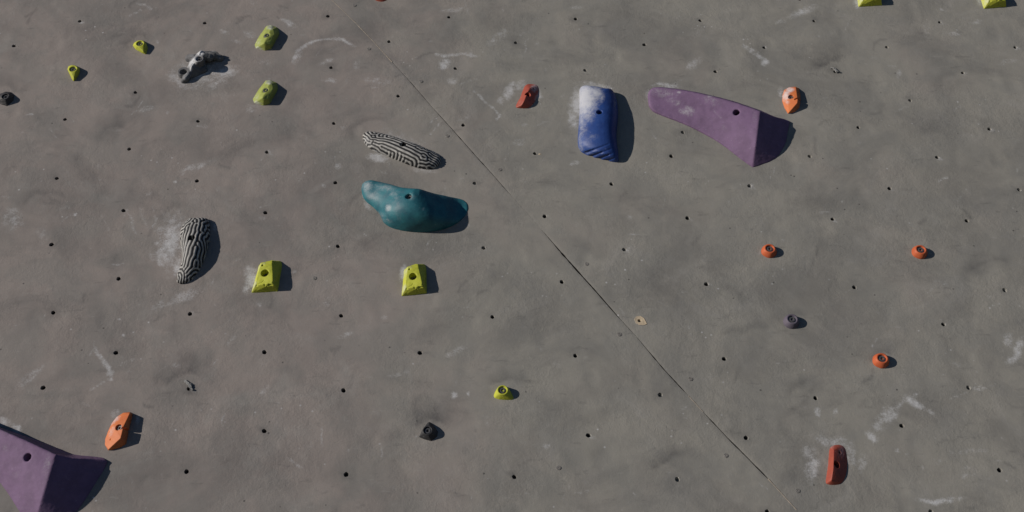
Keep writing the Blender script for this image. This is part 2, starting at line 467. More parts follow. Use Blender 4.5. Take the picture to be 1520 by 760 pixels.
# ------------------------------------------------------------------ smooth random relief
def vnoise(x, y, cell, seed):
    r = np.random.default_rng(seed)
    n = 256
    g = r.random((n, n))
    fx, fy = x / cell, y / cell
    ix, iy = np.floor(fx).astype(int), np.floor(fy).astype(int)
    tx, ty = fx - ix, fy - iy
    tx, ty = tx * tx * (3 - 2 * tx), ty * ty * (3 - 2 * ty)
    a, b_ = g[ix % n, iy % n], g[(ix + 1) % n, iy % n]
    c, d = g[ix % n, (iy + 1) % n], g[(ix + 1) % n, (iy + 1) % n]
    return (a * (1 - tx) + b_ * tx) * (1 - ty) + (c * (1 - tx) + d * tx) * ty - 0.5


def relief(x, y):
    dents = np.clip(vnoise(x + 4, y + 8, 0.060, 14) - 0.22, 0, 1)       # trowel dents
    return (0.0022 * vnoise(x + 9, y + 9, 0.16, 1) + 0.0011 * vnoise(x + 5, y + 7, 0.055, 2)
            + 0.0006 * vnoise(x + 3, y + 2, 0.022, 3) - 0.0050 * dents)


# ------------------------------------------------------------------ the wall
HOLES = [(118.5, 31.5), (304, 34), (20.5, 68), (201, 137), (294, 180), (96.5, 177), (192, 221.5), (84.5, 265), (292.5, 268.5),
         (183.5, 312.5), (76.5, 363), (487, 24), (666.5, 25.5), (577.5, 61.5), (491.5, 100.5), (676, 101.5), (591, 142.5),
         (495.5, 183), (687.5, 185.5), (396.5, 226), (498, 271), (704.5, 272), (394, 315.5), (501.5, 365), (718, 368),
         (854.5, 28), (1039.5, 30), (765.5, 63.5), (956.5, 66), (1134.5, 70.5), (868.5, 104.5), (1062, 106), (794, 228),
         (1013.5, 196.5), (996.5, 231.5), (907.5, 273.5), (1112.5, 276), (808.5, 321), (1020.5, 323.5), (926.5, 370.5),
         (1208.5, 31), (1395, 33), (1316.5, 70), (1507, 70.5), (1429, 108.5), (1351, 149), (1274, 189), (1468.5, 192),
         (1202, 232), (1391, 233.5), (1320.5, 279.5), (1513, 281.5), (1236, 325), (1435, 328), (176, 413.5), (79, 464),
         (282, 465.5), (172, 523.5), (64, 575.5), (277, 700), (506.5, 468.5), (731, 470.5), (392.5, 522.5), (623.5, 523.5),
         (510, 579.5), (392.5, 640), (514, 704), (834, 418.5), (1048.5, 422), (949, 476), (854, 528), (1075, 532.5),
         (980, 586), (873.5, 646), (1107.5, 650), (1005.5, 711.5), (763.5, 708), (1268, 426.5), (1491.5, 430.5),
         (1400.5, 481.5), (1210.5, 591), (1438, 575), (1338.5, 632), (1484, 697.5), (1382, 760), (1139, 759.5), (1187, -1.5),
         (280.5, 577), (1240, 106.5)]
SCREWS = [(526, 8.5), (547.5, 73), (625, 121), (664, 202), (742, 252), (871, 392), (919.5, 496.5), (1025, 562.5),
          (1077.5, 676.5), (1184, 729), (467, 413), (829, 695)]
SEAM = [(492.5, 0), (527.5, 34), (555, 62.5), (582.5, 92.5), (610, 122.5), (640, 157.5), (670, 190), (705, 230), (730, 257.5),
        (754, 285), (780, 314), (807.5, 345), (822.5, 362.5), (837.5, 380), (880, 427.5), (921, 474), (945, 500), (985, 547.5),
        (1017.5, 582.5), (1040, 607.5), (1085, 655), (1110, 680), (1138.5, 709), (1182.5, 757.5)]
GAPW = [(480, .0004), (560, .0006), (585, .0016), (640, .0022), (700, .0031), (748, .0024), (758, .0003), (800, .0003), (806, .0009), (818, .0028),
        (830, .0068), (880, .0072), (912, .0058), (924, .0018), (945, .0014), (965, .0036), (1010, .0042), (1022, .0007),
        (1042, .0006), (1056, .0036), (1090, .0050), (1135, .0048), (1150, .0008), (1190, .0004)]

for (hx, hy) in HOLES:
    q = rng.random()
    if q < .35:
        WALL_CHALK.append(('b', hx + 2, hy + 1, rng.uniform(4, 7), rng.uniform(3, 5), rng.uniform(-40, 40), rng.uniform(.3, .6), 1.2))
    elif q < .7:
        WALL_DIRT.append(('b', hx - 2, hy - 2, rng.uniform(6, 12), rng.uniform(4, 8), rng.uniform(-40, 40), rng.uniform(.3, .55), 1.3))

root_wall = bpy.data.objects.new('climbing_wall', None)
COL.objects.link(root_wall)
root_wall.matrix_world = M_WALL
root_wall['label'] = 'leaning grey climbing wall with rough textured coating, bolt holes and a diagonal panel joint'
root_wall['category'] = 'wall'

Y0, Y1 = -2.19, 2.6
sp_ = [W(*p) for p in SEAM]
sy = np.array([p.y for p in sp_])[::-1]
sx = np.array([p.x for p in sp_])[::-1]
slope_top, slope_bot = -0.55, -0.80
sy = np.concatenate([[-2.4, -1.2], sy, [1.5, 2.8]])
sx = np.concatenate([[sx[0] + 0.30, sx[0] + 0.24], sx, [sx[-1] - 0.20, sx[-1] - 0.25]])
gap_px = np.array([g[0] for g in GAPW], float)
gap_w = np.array([g[1] for g in GAPW])


def seam_x(y):
    return np.interp(y, sy, sx)


def gap_width(y):
    x = seam_x(y)
    px, py = to_px(x, y, 0 * y)
    return np.interp(px, gap_px, gap_w)


STEP = 0.006
vs_ = np.concatenate([np.arange(Y0, -0.84, 0.09), np.arange(-0.82, 1.12, STEP), np.arange(1.14, Y1 + 0.05, 0.1)])


def make_panel(side):
    if side < 0:
        us = np.concatenate([np.arange(-5.5, -2.0, 0.1), np.arange(-1.95, -STEP * 0.5, STEP)])
        us = np.concatenate([us, [0.0, 0.0]])
    else:
        us = np.concatenate([np.arange(STEP, 2.34, STEP), np.arange(2.40, 5.6, 0.1)])
        us = np.concatenate([[0.0, 0.0], us])
    nu, nv = len(us), len(vs_)
    U, V = np.meshgrid(us, vs_, indexing='ij')
    X = U + seam_x(V)
    Yv = V.copy()
    g = gap_width(vs_) / 2
    jit = 0.00035 * vnoise(vs_ * 1.0 + 3, vs_ * 0 + side, 0.012, 5)
    lip = 0.0012                                       # the coating is worn down a little along the joint
    Z = relief(X, Yv)
    edge = np.exp(-np.abs(U) / 0.004) * np.clip(gap_width(V) / 0.0016, 0, 1)
    Z -= lip * 0.5 * edge
    e, e2 = (nu - 2, nu - 1) if side < 0 else (1, 0)
    ragged = 0.75 + 0.9 * np.abs(vnoise(vs_ + 11, vs_ * 0 + 2.5, 0.014, 6)) * 2 - 0.3
    X[e] += side * (g * ragged + jit)
    X[e2] = X[e]
    Z[e2] = -0.014
    alive = np.ones((nu - 1, nv - 1), bool)
    verts = np.stack([X.ravel(), Yv.ravel(), Z.ravel()], 1)
    extra, faces_x = [], []
    base = len(verts)
    for (hx, hy) in HOLES:
        c = W(hx, hy)
        u = c.x - float(seam_x(c.y))
        if u * side <= 0:
            continue
        i = int(np.argmin(np.abs(us - u)))
        j = int(np.argmin(np.abs(vs_ - c.y)))
        k = 3
        if i - k < 0 or i + k >= nu or j - k < 0 or j + k >= nv:
            continue
        alive[i - k:i + k, j - k:j + k] = False
        per = ([(i + a, j - k) for a in range(-k, k)] + [(i + k, j + a) for a in range(-k, k)]
               + [(i - a, j + k) for a in range(-k, k)] + [(i - k, j - a) for a in range(-k, k)])
        n = len(per)
        rj = random.uniform(0.94, 1.08)
        ph = random.uniform(0, 6.28)
        out_, rim, rim2 = [], [], []
        for (a, b_) in per:
            dx, dy = X[a, b_] - c.x, Yv[a, b_] - c.y
            th = math.atan2(dy, dx)
            r = 0.0056 * rj * (1 + 0.05 * math.sin(2 * th + ph) + 0.04 * math.sin(5 * th + 2 * ph))
            for (lst, f_) in ((out_, 1.42), (rim, 1.12)):
                xx, yy = c.x + f_ * r * math.cos(th), c.y + f_ * r * math.sin(th)
                lst.append((xx, yy, float(relief(np.array(xx), np.array(yy)))))
            rim2.append((c.x + r * math.cos(th), c.y + r * math.sin(th), rim[-1][2] - 0.0010))
        rim3 = [(p[0], p[1], -0.006) for p in rim2]
        s0 = base + len(extra)
        extra += out_ + rim + rim2 + rim3
        for q in range(n):
            q2 = (q + 1) % n
            A, B = per[q][0] * nv + per[q][1], per[q2][0] * nv + per[q2][1]
            faces_x.append((A, B, s0 + q2, s0 + q))
            faces_x.append((s0 + q, s0 + q2, s0 + n + q2, s0 + n + q))
            faces_x.append((s0 + n + q, s0 + n + q2, s0 + 2 * n + q2, s0 + 2 * n + q))
            faces_x.append((s0 + 2 * n + q, s0 + 2 * n + q2, s0 + 3 * n + q2, s0 + 3 * n + q))
    I, J = np.nonzero(alive)
    quads = np.stack([I * nv + J, (I + 1) * nv + J, (I + 1) * nv + J + 1, I * nv + J + 1], 1)
    if extra:
        verts = np.concatenate([verts, np.array(extra)])
        quads = np.concatenate([quads, np.array(faces_x)])
    me = bpy.data.meshes.new('wall_panel')
    me.vertices.add(len(verts))
    me.vertices.foreach_set('co', verts.astype(np.float32).ravel())
    me.loops.add(len(quads) * 4)
    me.loops.foreach_set('vertex_index', quads.astype(np.int32).ravel())
    me.polygons.add(len(quads))
    me.polygons.foreach_set('loop_start', np.arange(0, len(quads) * 4, 4, dtype=np.int32))
    me.polygons.foreach_set('loop_total', np.full(len(quads), 4, dtype=np.int32))
    me.polygons.foreach_set('use_smooth', np.ones(len(quads), bool))
    me.update(calc_edges=True)
    me.set_sharp_from_angle(angle=math.radians(28))
    PX, PY = to_px(verts[:, 0], verts[:, 1], 0 * verts[:, 2])
    warp = 5 * vnoise(verts[:, 0] + 20, verts[:, 1] + 20, 0.03, 8)
    warp2 = 5 * vnoise(verts[:, 0] + 30, verts[:, 1] + 20, 0.03, 9)
    set_attr(me, 'chalk', paint(PX + warp, PY + warp2, WALL_CHALK))
    set_attr(me, 'dirt', paint(PX + 2 * warp, PY + 2 * warp2, WALL_DIRT))
    set_attr(me, 'tint', np.clip((PX - 350) / 520, 0, 0.85))
    me.materials.append(MAT['wall'])
    me.materials.append(MAT['backing'])                # raw grimy edge of the board inside the joint
    mi = np.zeros(len(quads), np.int32)
    mi[:len(I)][I == (nu - 2 if side < 0 else 0)] = 1
    me.polygons.foreach_set('material_index', mi)
    return me


for sd, lab in ((-1, 'left panel of the wall, slightly pinker grey'), (1, 'right panel of the wall, slightly greener grey')):
    o = part('wall_panel', make_panel(sd), root_wall)
    o['label'] = lab


def mesh_from(verts, faces, mat, smooth=True, name='mesh'):
    me = bpy.data.meshes.new(name)
    me.from_pydata([tuple(v) for v in verts], [], faces)
    me.update()
    if smooth:
        me.polygons.foreach_set('use_smooth', np.ones(len(me.polygons), bool))
        me.set_sharp_from_angle(angle=math.radians(40))
    for m in (mat if isinstance(mat, (list, tuple)) else [mat]):
        me.materials.append(m)
    return me


def lathe(profile, n, mat, jitter=0.0, cap_last=True, name='mesh'):
    vs, fs = [], []
    for k, (r, z) in enumerate(profile):
        for a in range(n):
            th = 2 * math.pi * a / n
            rr = r * (1 + random.uniform(-jitter, jitter))
            vs.append((rr * math.cos(th), rr * math.sin(th), z))
    for k in range(len(profile) - 1):
        for a in range(n):
            b_ = (a + 1) % n
            fs.append((k * n + a, k * n + b_, (k + 1) * n + b_, (k + 1) * n + a))
    if cap_last:
        k = len(profile) - 1
        fs.append(tuple(k * n + a for a in range(n)))
    return mesh_from(vs, fs, mat, name=name)


# backing board behind the panels
bbv = [(-6.6, Y0, -0.0135), (6.6, Y0, -0.0135), (6.6, Y1, -0.0135), (-6.6, Y1, -0.0135),
       (-6.6, Y0, -0.06), (6.6, Y0, -0.06), (6.6, Y1, -0.06), (-6.6, Y1, -0.06)]
part('backing_board', mesh_from(bbv, [(0, 1, 2, 3), (7, 6, 5, 4), (4, 5, 1, 0), (5, 6, 2, 1), (6, 7, 3, 2), (7, 4, 0, 3)],
                                MAT['backing'], False, 'backing_board'), root_wall)

ins_dark = [lathe([(0.0058, -0.0050), (0.0050, -0.0055), (0.0049, -0.0130)], 12, MAT['insert'], 0.04, name='threaded_insert') for _ in range(3)]
ins_pale = [lathe([(0.0058, -0.0050), (0.0050, -0.0055), (0.0049, -0.0130)], 12, MAT['insert_pale'], 0.06, name='threaded_insert') for _ in range(2)]
for k, (hx, hy) in enumerate(HOLES):
    c = W(hx, hy)
    me = random.choice(ins_pale) if (hx > 700 and k % 3 == 0) else random.choice(ins_dark)  # pale inserts go in some right-hand holes
    part('threaded_insert', me, root_wall, (c.x, c.y, 0), (0, 0, random.uniform(0, 6)))

scr = lathe([(0.0062, -0.0004), (0.0056, 0.0010), (0.0046, 0.0011), (0.0042, 0.0004), (0.0038, 0.0010), (0.0015, 0.0011), (0.0012, 0.0003)],
            18, MAT['screw'], 0.06, name='screw_head')
for (x, y) in SCREWS:
    c = W(x, y)
    z = float(relief(np.array(c.x), np.array(c.y)))
    part('screw_head', scr, root_wall, (c.x, c.y, z), (0, 0, random.uniform(0, 6)))


# tan filler showing in the upper and lowest runs of the joint
def filler(x0, x1, w0):
    vs, fs = [], []
    ys = np.linspace(W(*[(a, np.interp(a, [p[0] for p in SEAM], [p[1] for p in SEAM])) for a in (x0,)][0]).y,
                     W(*[(a, np.interp(a, [p[0] for p in SEAM], [p[1] for p in SEAM])) for a in (x1,)][0]).y, 60)
    for y in ys:
        x = float(seam_x(y))
        z = float(relief(np.array(x), np.array(y)))
        w = w0 * (0.5 + 1.2 * abs(float(vnoise(np.array(y + 5), np.array(1.3), 0.012, 17))) * 2)
        vs += [(x - w, y, z - 0.0012), (x - w * 0.5, y, z + 0.0005), (x + w * 0.5, y, z + 0.0006), (x + w, y, z - 0.0012)]
    for k in range(len(ys) - 1):
        for a in range(3):
            fs.append((4 * k + a, 4 * k + a + 1, 4 * k + a + 5, 4 * k + a + 4))
    me = mesh_from(vs, fs, MAT['filler'], True, 'joint_filler')
    part('joint_filler', me, root_wall)


filler(480, 582, 0.0017)
filler(1140, 1195, 0.0017)
filler(1022, 1044, 0.0012)


# bare plywood where the coating broke away round one hole
def bare_patch():
    outl = [(941.5, 474), (945, 470), (951, 469.5), (956, 473), (958.5, 478), (960, 481), (956, 482.5), (949, 482.5), (944, 480)]
    c = W(949, 476)
    pts = [W(*p) for p in outl]
    n = 40
    ring = []
    for k in range(n):
        t = k / n * len(pts)
        i = int(t)
        f = t - i
        P = pts[i % len(pts)].lerp(pts[(i + 1) % len(pts)], f)
        ring.append((P.x - c.x, P.y - c.y))
    vs, fs = [], []
    for (s, z) in ((1.10, -0.001), (1.03, 0.0010), (0.95, 0.0011), (0.86, 0.0007), (0.66, 0.0006), (0.46, 0.0006), (0.34, 0.0002), (0.30, -0.006)):
        for (x, y) in ring:
            r = math.hypot(x, y)
            if s < 0.5:
                th = math.atan2(y, x)
                R = 0.0062 * s / 0.46
                vs.append((R * math.cos(th), R * math.sin(th), z))
            else:
                j = random.uniform(-.02, .02)
                vs.append((x * (s + j), y * (s + j), z + relief(np.array(c.x + x), np.array(c.y + y)).item()))
    L = 8
    for k in range(L - 1):
        for a in range(n):
            b_ = (a + 1) % n
            fs.append((k * n + a, k * n + b_, (k + 1) * n + b_, (k + 1) * n + a))
    me = mesh_from(vs, fs, [MAT['plywood'], MAT['wall']], True, 'bare_patch')
    for i, p in enumerate(me.polygons):
        p.material_index = 1 if i < n else 0
    o = part('bare_patch', me, root_wall, (c.x, c.y, 0))
    o['label'] = 'pale bare plywood patch where the grey coating chipped off around a hole'


bare_patch()


# small pale chips beside some holes
def chip(px, py, r, mat='plywood'):
    c = W(px, py)
    vs = [(0, 0, 0.0013)]
    n = 9
    for k in range(n):
        a = 2 * math.pi * k / n
        rr = r * random.uniform(0.7, 1.3)
        vs.append((rr * math.cos(a), rr * math.sin(a) * 0.8, -0.0006))
    fs = [(0, 1 + k, 1 + (k + 1) % n) for k in range(n)]
    part('pale_chip', mesh_from(vs, fs, MAT[mat], False, 'pale_chip'), root_wall,
         (c.x, c.y, float(relief(np.array(c.x), np.array(c.y)))))


chip(801.5, 229, 0.0055)
for (x, y) in [(22, 66), (27, 69), (1354, 151), (1272, 429), (1111, 652), (1241, 326.5), (721, 367.5), (1008, 709), (399, 226), (1517, 283), (1397, 34), (1515, 283)]:
    chip(x, y, 0.0024, 'insert_pale')

# ------------------------------------------------------------------ the ground in front of the slab
gv, gf = [], []
G = [-300, -60, -15, -5, 0, 5, 15, 60, 300]
for a in G:
    for b_ in G:
        gv.append((a, b_, 0.0))
n = len(G)
for a in range(n - 1):
    for b_ in range(n - 1):
        gf.append((a * n + b_, (a + 1) * n + b_, (a + 1) * n + b_ + 1, a * n + b_ + 1))
ground = bpy.data.objects.new('ground', mesh_from(gv, gf, MAT['ground'], False, 'ground'))
COL.objects.link(ground)
ground['kind'] = 'structure'
ground['label'] = 'gravel ground at the foot of the climbing wall'


# ================================================================== the holds
def catmull(pts, n, closed=False):
    pts = [Vector(p) for p in pts]
    N = len(pts)
    segs = N if closed else N - 1
    lens = [(pts[(i + 1) % N] - pts[i]).length for i in range(segs)]
    tot = sum(lens)
    out = []
    cnt = n if closed else n - 1
    i, acc = 0, 0.0
    for k in range(n):
        s = tot * k / cnt
        while i < segs - 1 and acc + lens[i] < s - 1e-12:
            acc += lens[i]
            i += 1
        t = min(1.0, max(0.0, (s - acc) / max(lens[i], 1e-9)))
        if closed:
            p0, p1, p2, p3 = pts[(i - 1) % N], pts[i], pts[(i + 1) % N], pts[(i + 2) % N]
        else:
            p1, p2 = pts[i], pts[i + 1]
            p0 = pts[i - 1] if i > 0 else p1 * 2 - p2
            p3 = pts[i + 2] if i + 2 < N else p2 * 2 - p1
        out.append(0.5 * (2 * p1 + (p2 - p0) * t + (2 * p0 - 5 * p1 + 4 * p2 - p3) * t * t + (3 * p1 - p0 - 3 * p2 + p3) * t ** 3))
    return out


BASE = -0.004


def Wp(p):
    return W(p[0], p[1], p[2] if len(p) > 2 else 0.0)


def pillow(outline, spine, prof=2.0, nout=72, nring=10, nspine=60):
    """closed rounded body: outline on the wall, a ridge line with heights"""
    O = [Vector((p.x, p.y, 0)) for p in catmull([Wp(p) for p in outline], nout, True)]
    S = catmull([Wp(p) for p in spine], nspine) if len(spine) > 1 else [Wp(spine[0])] * nspine
    S2 = np.array([(p.x, p.y) for p in S])
    ti = []
    for p in O:
        ti.append(float(np.argmin((S2[:, 0] - p.x) ** 2 + (S2[:, 1] - p.y) ** 2)))
    ti = np.array(ti)
    for _ in range(3):
        ti = (np.roll(ti, 1) + 2 * ti + np.roll(ti, -1)) / 4
    vs, fs = [], []
    for z in (BASE,):
        vs += [(p.x, p.y, z) for p in O]
    for k in range(nring):
        th = k / (nring - 1) * math.pi / 2
        for i, p in enumerate(O):
            a = ti[i]
            n_ = prof(a / (nspine - 1)) if callable(prof) else prof
            c = max(math.cos(th), 0) ** (2 / n_)
            s = math.sin(th) ** (2 / n_)
            if k == nring - 1:
                c = 0.02
            i0 = int(a)
            q = S[i0].lerp(S[min(i0 + 1, nspine - 1)], a - i0)
            vs.append((q.x + (p.x - q.x) * c, q.y + (p.y - q.y) * c, q.z * s))
    R = nring + 1
    for k in range(R - 1):
        for a in range(nout):
            b_ = (a + 1) % nout
            fs.append((k * nout + a, k * nout + b_, (k + 1) * nout + b_, (k + 1) * nout + a))
    fs.append(tuple(reversed(range(nout))))
    # close the thin top: a fan to the mean of the last ring is enough for the remesher
    last = (R - 1) * nout
    ctr = S[nspine // 2]
    vs.append((ctr.x, ctr.y, ctr.z))
    for a in range(nout):
        fs.append((last + a, last + (a + 1) % nout, len(vs) - 1))
    return vs, fs


def hull(points):
    bm = bmesh.new()
    for p in points:
        bm.verts.new(p)
    r = bmesh.ops.convex_hull(bm, input=bm.verts)
    bmesh.ops.delete(bm, geom=list(set(r['geom_interior']) | set(r['geom_unused'])), context='VERTS')
    bmesh.ops.recalc_face_normals(bm, faces=bm.faces)
    bm.verts.index_update()
    vs = [tuple(v.co) for v in bm.verts]
    fs = [tuple(v.index for v in f.verts) for f in bm.faces]
    bm.free()
    return vs, fs


def disc(c, r, z, n=20, axis=None):
    out = []
    for k in range(n):
        a = 2 * math.pi * k / n
        out.append(Vector((c[0] + r * math.cos(a), c[1] + r * math.sin(a), z)))
    if axis is not None:
        q = Vector((0, 0, 1)).rotation_difference(axis)
        cc = Vector((c[0], c[1], z))
        out = [cc + q @ (p - cc) for p in out]
    return out


def capsule_pts(a, b, r, n=10):
    pts = []
    for c in (a, b):
        for i in range(n):
            for j in range(n // 2 + 1):
                th, ph = 2 * math.pi * i / n, math.pi * j / (n // 2)
                pts.append(c + r * Vector((math.sin(ph) * math.cos(th), math.sin(ph) * math.sin(th), math.cos(ph))))
    return pts


def cyl(c, r0, r1, length, axis, n=24):
    """cutter: closed cylinder from c + axis*0.03 (outside) down to c - axis*length"""
    q = Vector((0, 0, 1)).rotation_difference(axis)
    vs, fs = [], []
    for (r, z) in ((r0, 0.03), (r0, 0.0), (r1, -length)):
        for k in range(n):
            a = 2 * math.pi * k / n
            vs.append(tuple(c + q @ Vector((r * math.cos(a), r * math.sin(a), z))))
    for k in range(2):
        for a in range(n):
            b_ = (a + 1) % n
            fs.append((k * n + a, k * n + b_, (k + 1) * n + b_, (k + 1) * n + a))
    fs.append(tuple(range(n))[::-1])
    fs.append(tuple(2 * n + a for a in range(n)))
    return vs, fs


def combine(*parts_):
    vs, fs = [], []
    for v, f in parts_:
        o = len(vs)
        vs += [tuple(p) for p in v]
        fs += [tuple(i + o for i in q) for q in f]
    return vs, fs


def on_surface(vf, px, py, lift=0.0):
    """the point of a body that shows at a photo pixel"""
    t = BVHTree.FromPolygons([Vector(p) for p in vf[0]], vf[1])
    d = (W(px, py, 0.0) - CAM).normalized()
    loc, nrm, i, dist = t.ray_cast(CAM, d)
    if loc is None:
        loc, nrm = W(px, py, 0.0), Vector((0, 0, 1))
    if nrm.dot(d) > 0:
        nrm = -nrm
    return loc + nrm * lift


def bake(vf, anchor, mat, name, cutters=(), voxel=0.0016, smooth=3, remesh_first=False, chalk=(), sharp=None, stripe=None,
         wobble=0.0, seed=1):
    def raw(v, f, nm):
        me = bpy.data.meshes.new(nm)
        me.from_pydata([tuple(p) for p in v], [], f)
        bm = bmesh.new()
        bm.from_mesh(me)
        bmesh.ops.remove_doubles(bm, verts=bm.verts, dist=1e-6)
        bmesh.ops.recalc_face_normals(bm, faces=bm.faces)
        bm.to_mesh(me)
        bm.free()
        o = bpy.data.objects.new(nm, me)
        COL.objects.link(o)
        return o
    o = raw(*vf, 'tmp')
    tmp = [o]

    def volume(m):
        bm = bmesh.new()
        bm.from_mesh(m)
        v = bm.calc_volume(signed=False)
        bm.free()
        return v

    def evaluated():
        bpy.context.view_layer.update()
        dg = bpy.context.evaluated_depsgraph_get()
        return bpy.data.meshes.new_from_object(o.evaluated_get(dg))

    def step():
        m = evaluated()
        o.modifiers.clear()
        old = o.data
        o.data = m
        bpy.data.meshes.remove(old)

    def rem(v=voxel):
        m = o.modifiers.new('r', 'REMESH')
        m.mode = 'VOXEL'
        m.voxel_size = v
    rem()
    step()
    full = volume(o.data)
    for cvf in cutters:
        co = raw(*cvf, 'cut')
        tmp.append(co)
        for solver in ('EXACT', 'FAST'):
            m = o.modifiers.new('b', 'BOOLEAN')
            m.operation = 'DIFFERENCE'
            m.solver = solver
            m.object = co
            res = evaluated()
            o.modifiers.clear()
            if volume(res) > 0.6 * full:
                old = o.data
                o.data = res
                bpy.data.meshes.remove(old)
                break
            print('boolean failed', name, anchor, solver, volume(res), full)
            bpy.data.meshes.remove(res)
    if cutters:
        rem()
    if smooth:
        m = o.modifiers.new('s', 'SMOOTH')
        m.factor = 0.5
        m.iterations = smooth
    me = evaluated()
    for t in tmp:
        d = t.data
        bpy.data.objects.remove(t)
        bpy.data.meshes.remove(d)
    me.name = name
    nv = len(me.vertices)
    co = np.empty(nv * 3, np.float32)
    me.vertices.foreach_get('co', co)
    co = co.reshape(-1, 3).astype(float)
    nrm = np.empty(nv * 3, np.float32)
    me.vertices.foreach_get('normal', nrm)
    nrm = nrm.reshape(-1, 3)
    PX, PY = to_px(co[:, 0], co[:, 1], co[:, 2])
    set_attr(me, 'chalk', paint(PX, PY, chalk))
    if wobble:
        d = (vnoise(co[:, 0] + co[:, 2] * .7 + 4, co[:, 1] + co[:, 2] * .9 + 4, 0.014, seed)
             + 0.5 * vnoise(co[:, 0] - co[:, 2] + 4, co[:, 1] + co[:, 2] + 4, 0.006, seed + 1)) * wobble
        co = co + nrm * d[:, None]
    if stripe is not None:
        s = stripe(co[:, 0], co[:, 1], co[:, 2])
        set_attr(me, 'stripe', s)
        co = co + nrm * (s[:, None] - 0.5) * 0.0020
    co = co - np.array([anchor[0], anchor[1], 0.0])
    me.vertices.foreach_set('co', co.astype(np.float32).ravel())
    me.update()
    me.polygons.foreach_set('use_smooth', np.ones(len(me.polygons), bool))
    if sharp:
        me.set_sharp_from_angle(angle=math.radians(sharp))
    me.materials.clear()
    me.materials.append(mat)
    return me


# ---- bolts: a socket head with a hexagonal recess, seated in a washer
def hex_profile_head():
    n = 24
    vs, fs = [], []

    def hexr(a, r):
        s = math.pi / 3
        return r * math.cos(s / 2) / math.cos((a % s) - s / 2)
    rings = [('c', .0072, -.006), ('c', .0078, .0005), ('c', .0070, .0020), ('h', .0046, .0020), ('h', .0042, .0014), ('h', .0040, -.0035)]
    for kind, r, z in rings:
        for k in range(n):
            a = 2 * math.pi * k / n
            rr = r if kind == 'c' else hexr(a, r)
            vs.append((rr * math.cos(a), rr * math.sin(a), z))
    for k in range(len(rings) - 1):
        for a in range(n):
            b_ = (a + 1) % n
            fs.append((k * n + a, k * n + b_, (k + 1) * n + b_, (k + 1) * n + a))
    fs.append(tuple(5 * n + a for a in range(n)))
    return mesh_from(vs, fs, MAT['bolt'], True, 'bolt')


BOLT = hex_profile_head()
WASHER = lathe([(0.0100, -0.0018), (0.0100, -0.0004), (0.0074, -0.0002), (0.0066, -0.0006)], 24, MAT['washer'], 0.0, False, 'washer')


def add_bolt(root, anchor, pos, axis, s=1.0):
    q = Vector((0, 0, 1)).rotation_difference(axis)
    o = part('bolt', BOLT, root, (pos.x - anchor[0], pos.y - anchor[1], pos.z))
    o.rotation_mode = 'QUATERNION'
    o.rotation_quaternion = q
    o.scale = (s, s, s)
    part('washer', WASHER, o)
    return o


def ax(x, y, z):
    return Vector((x, y, z)).normalized()


HOLD = 'climbing hold'
ZAX = Vector((0, 0, 1))

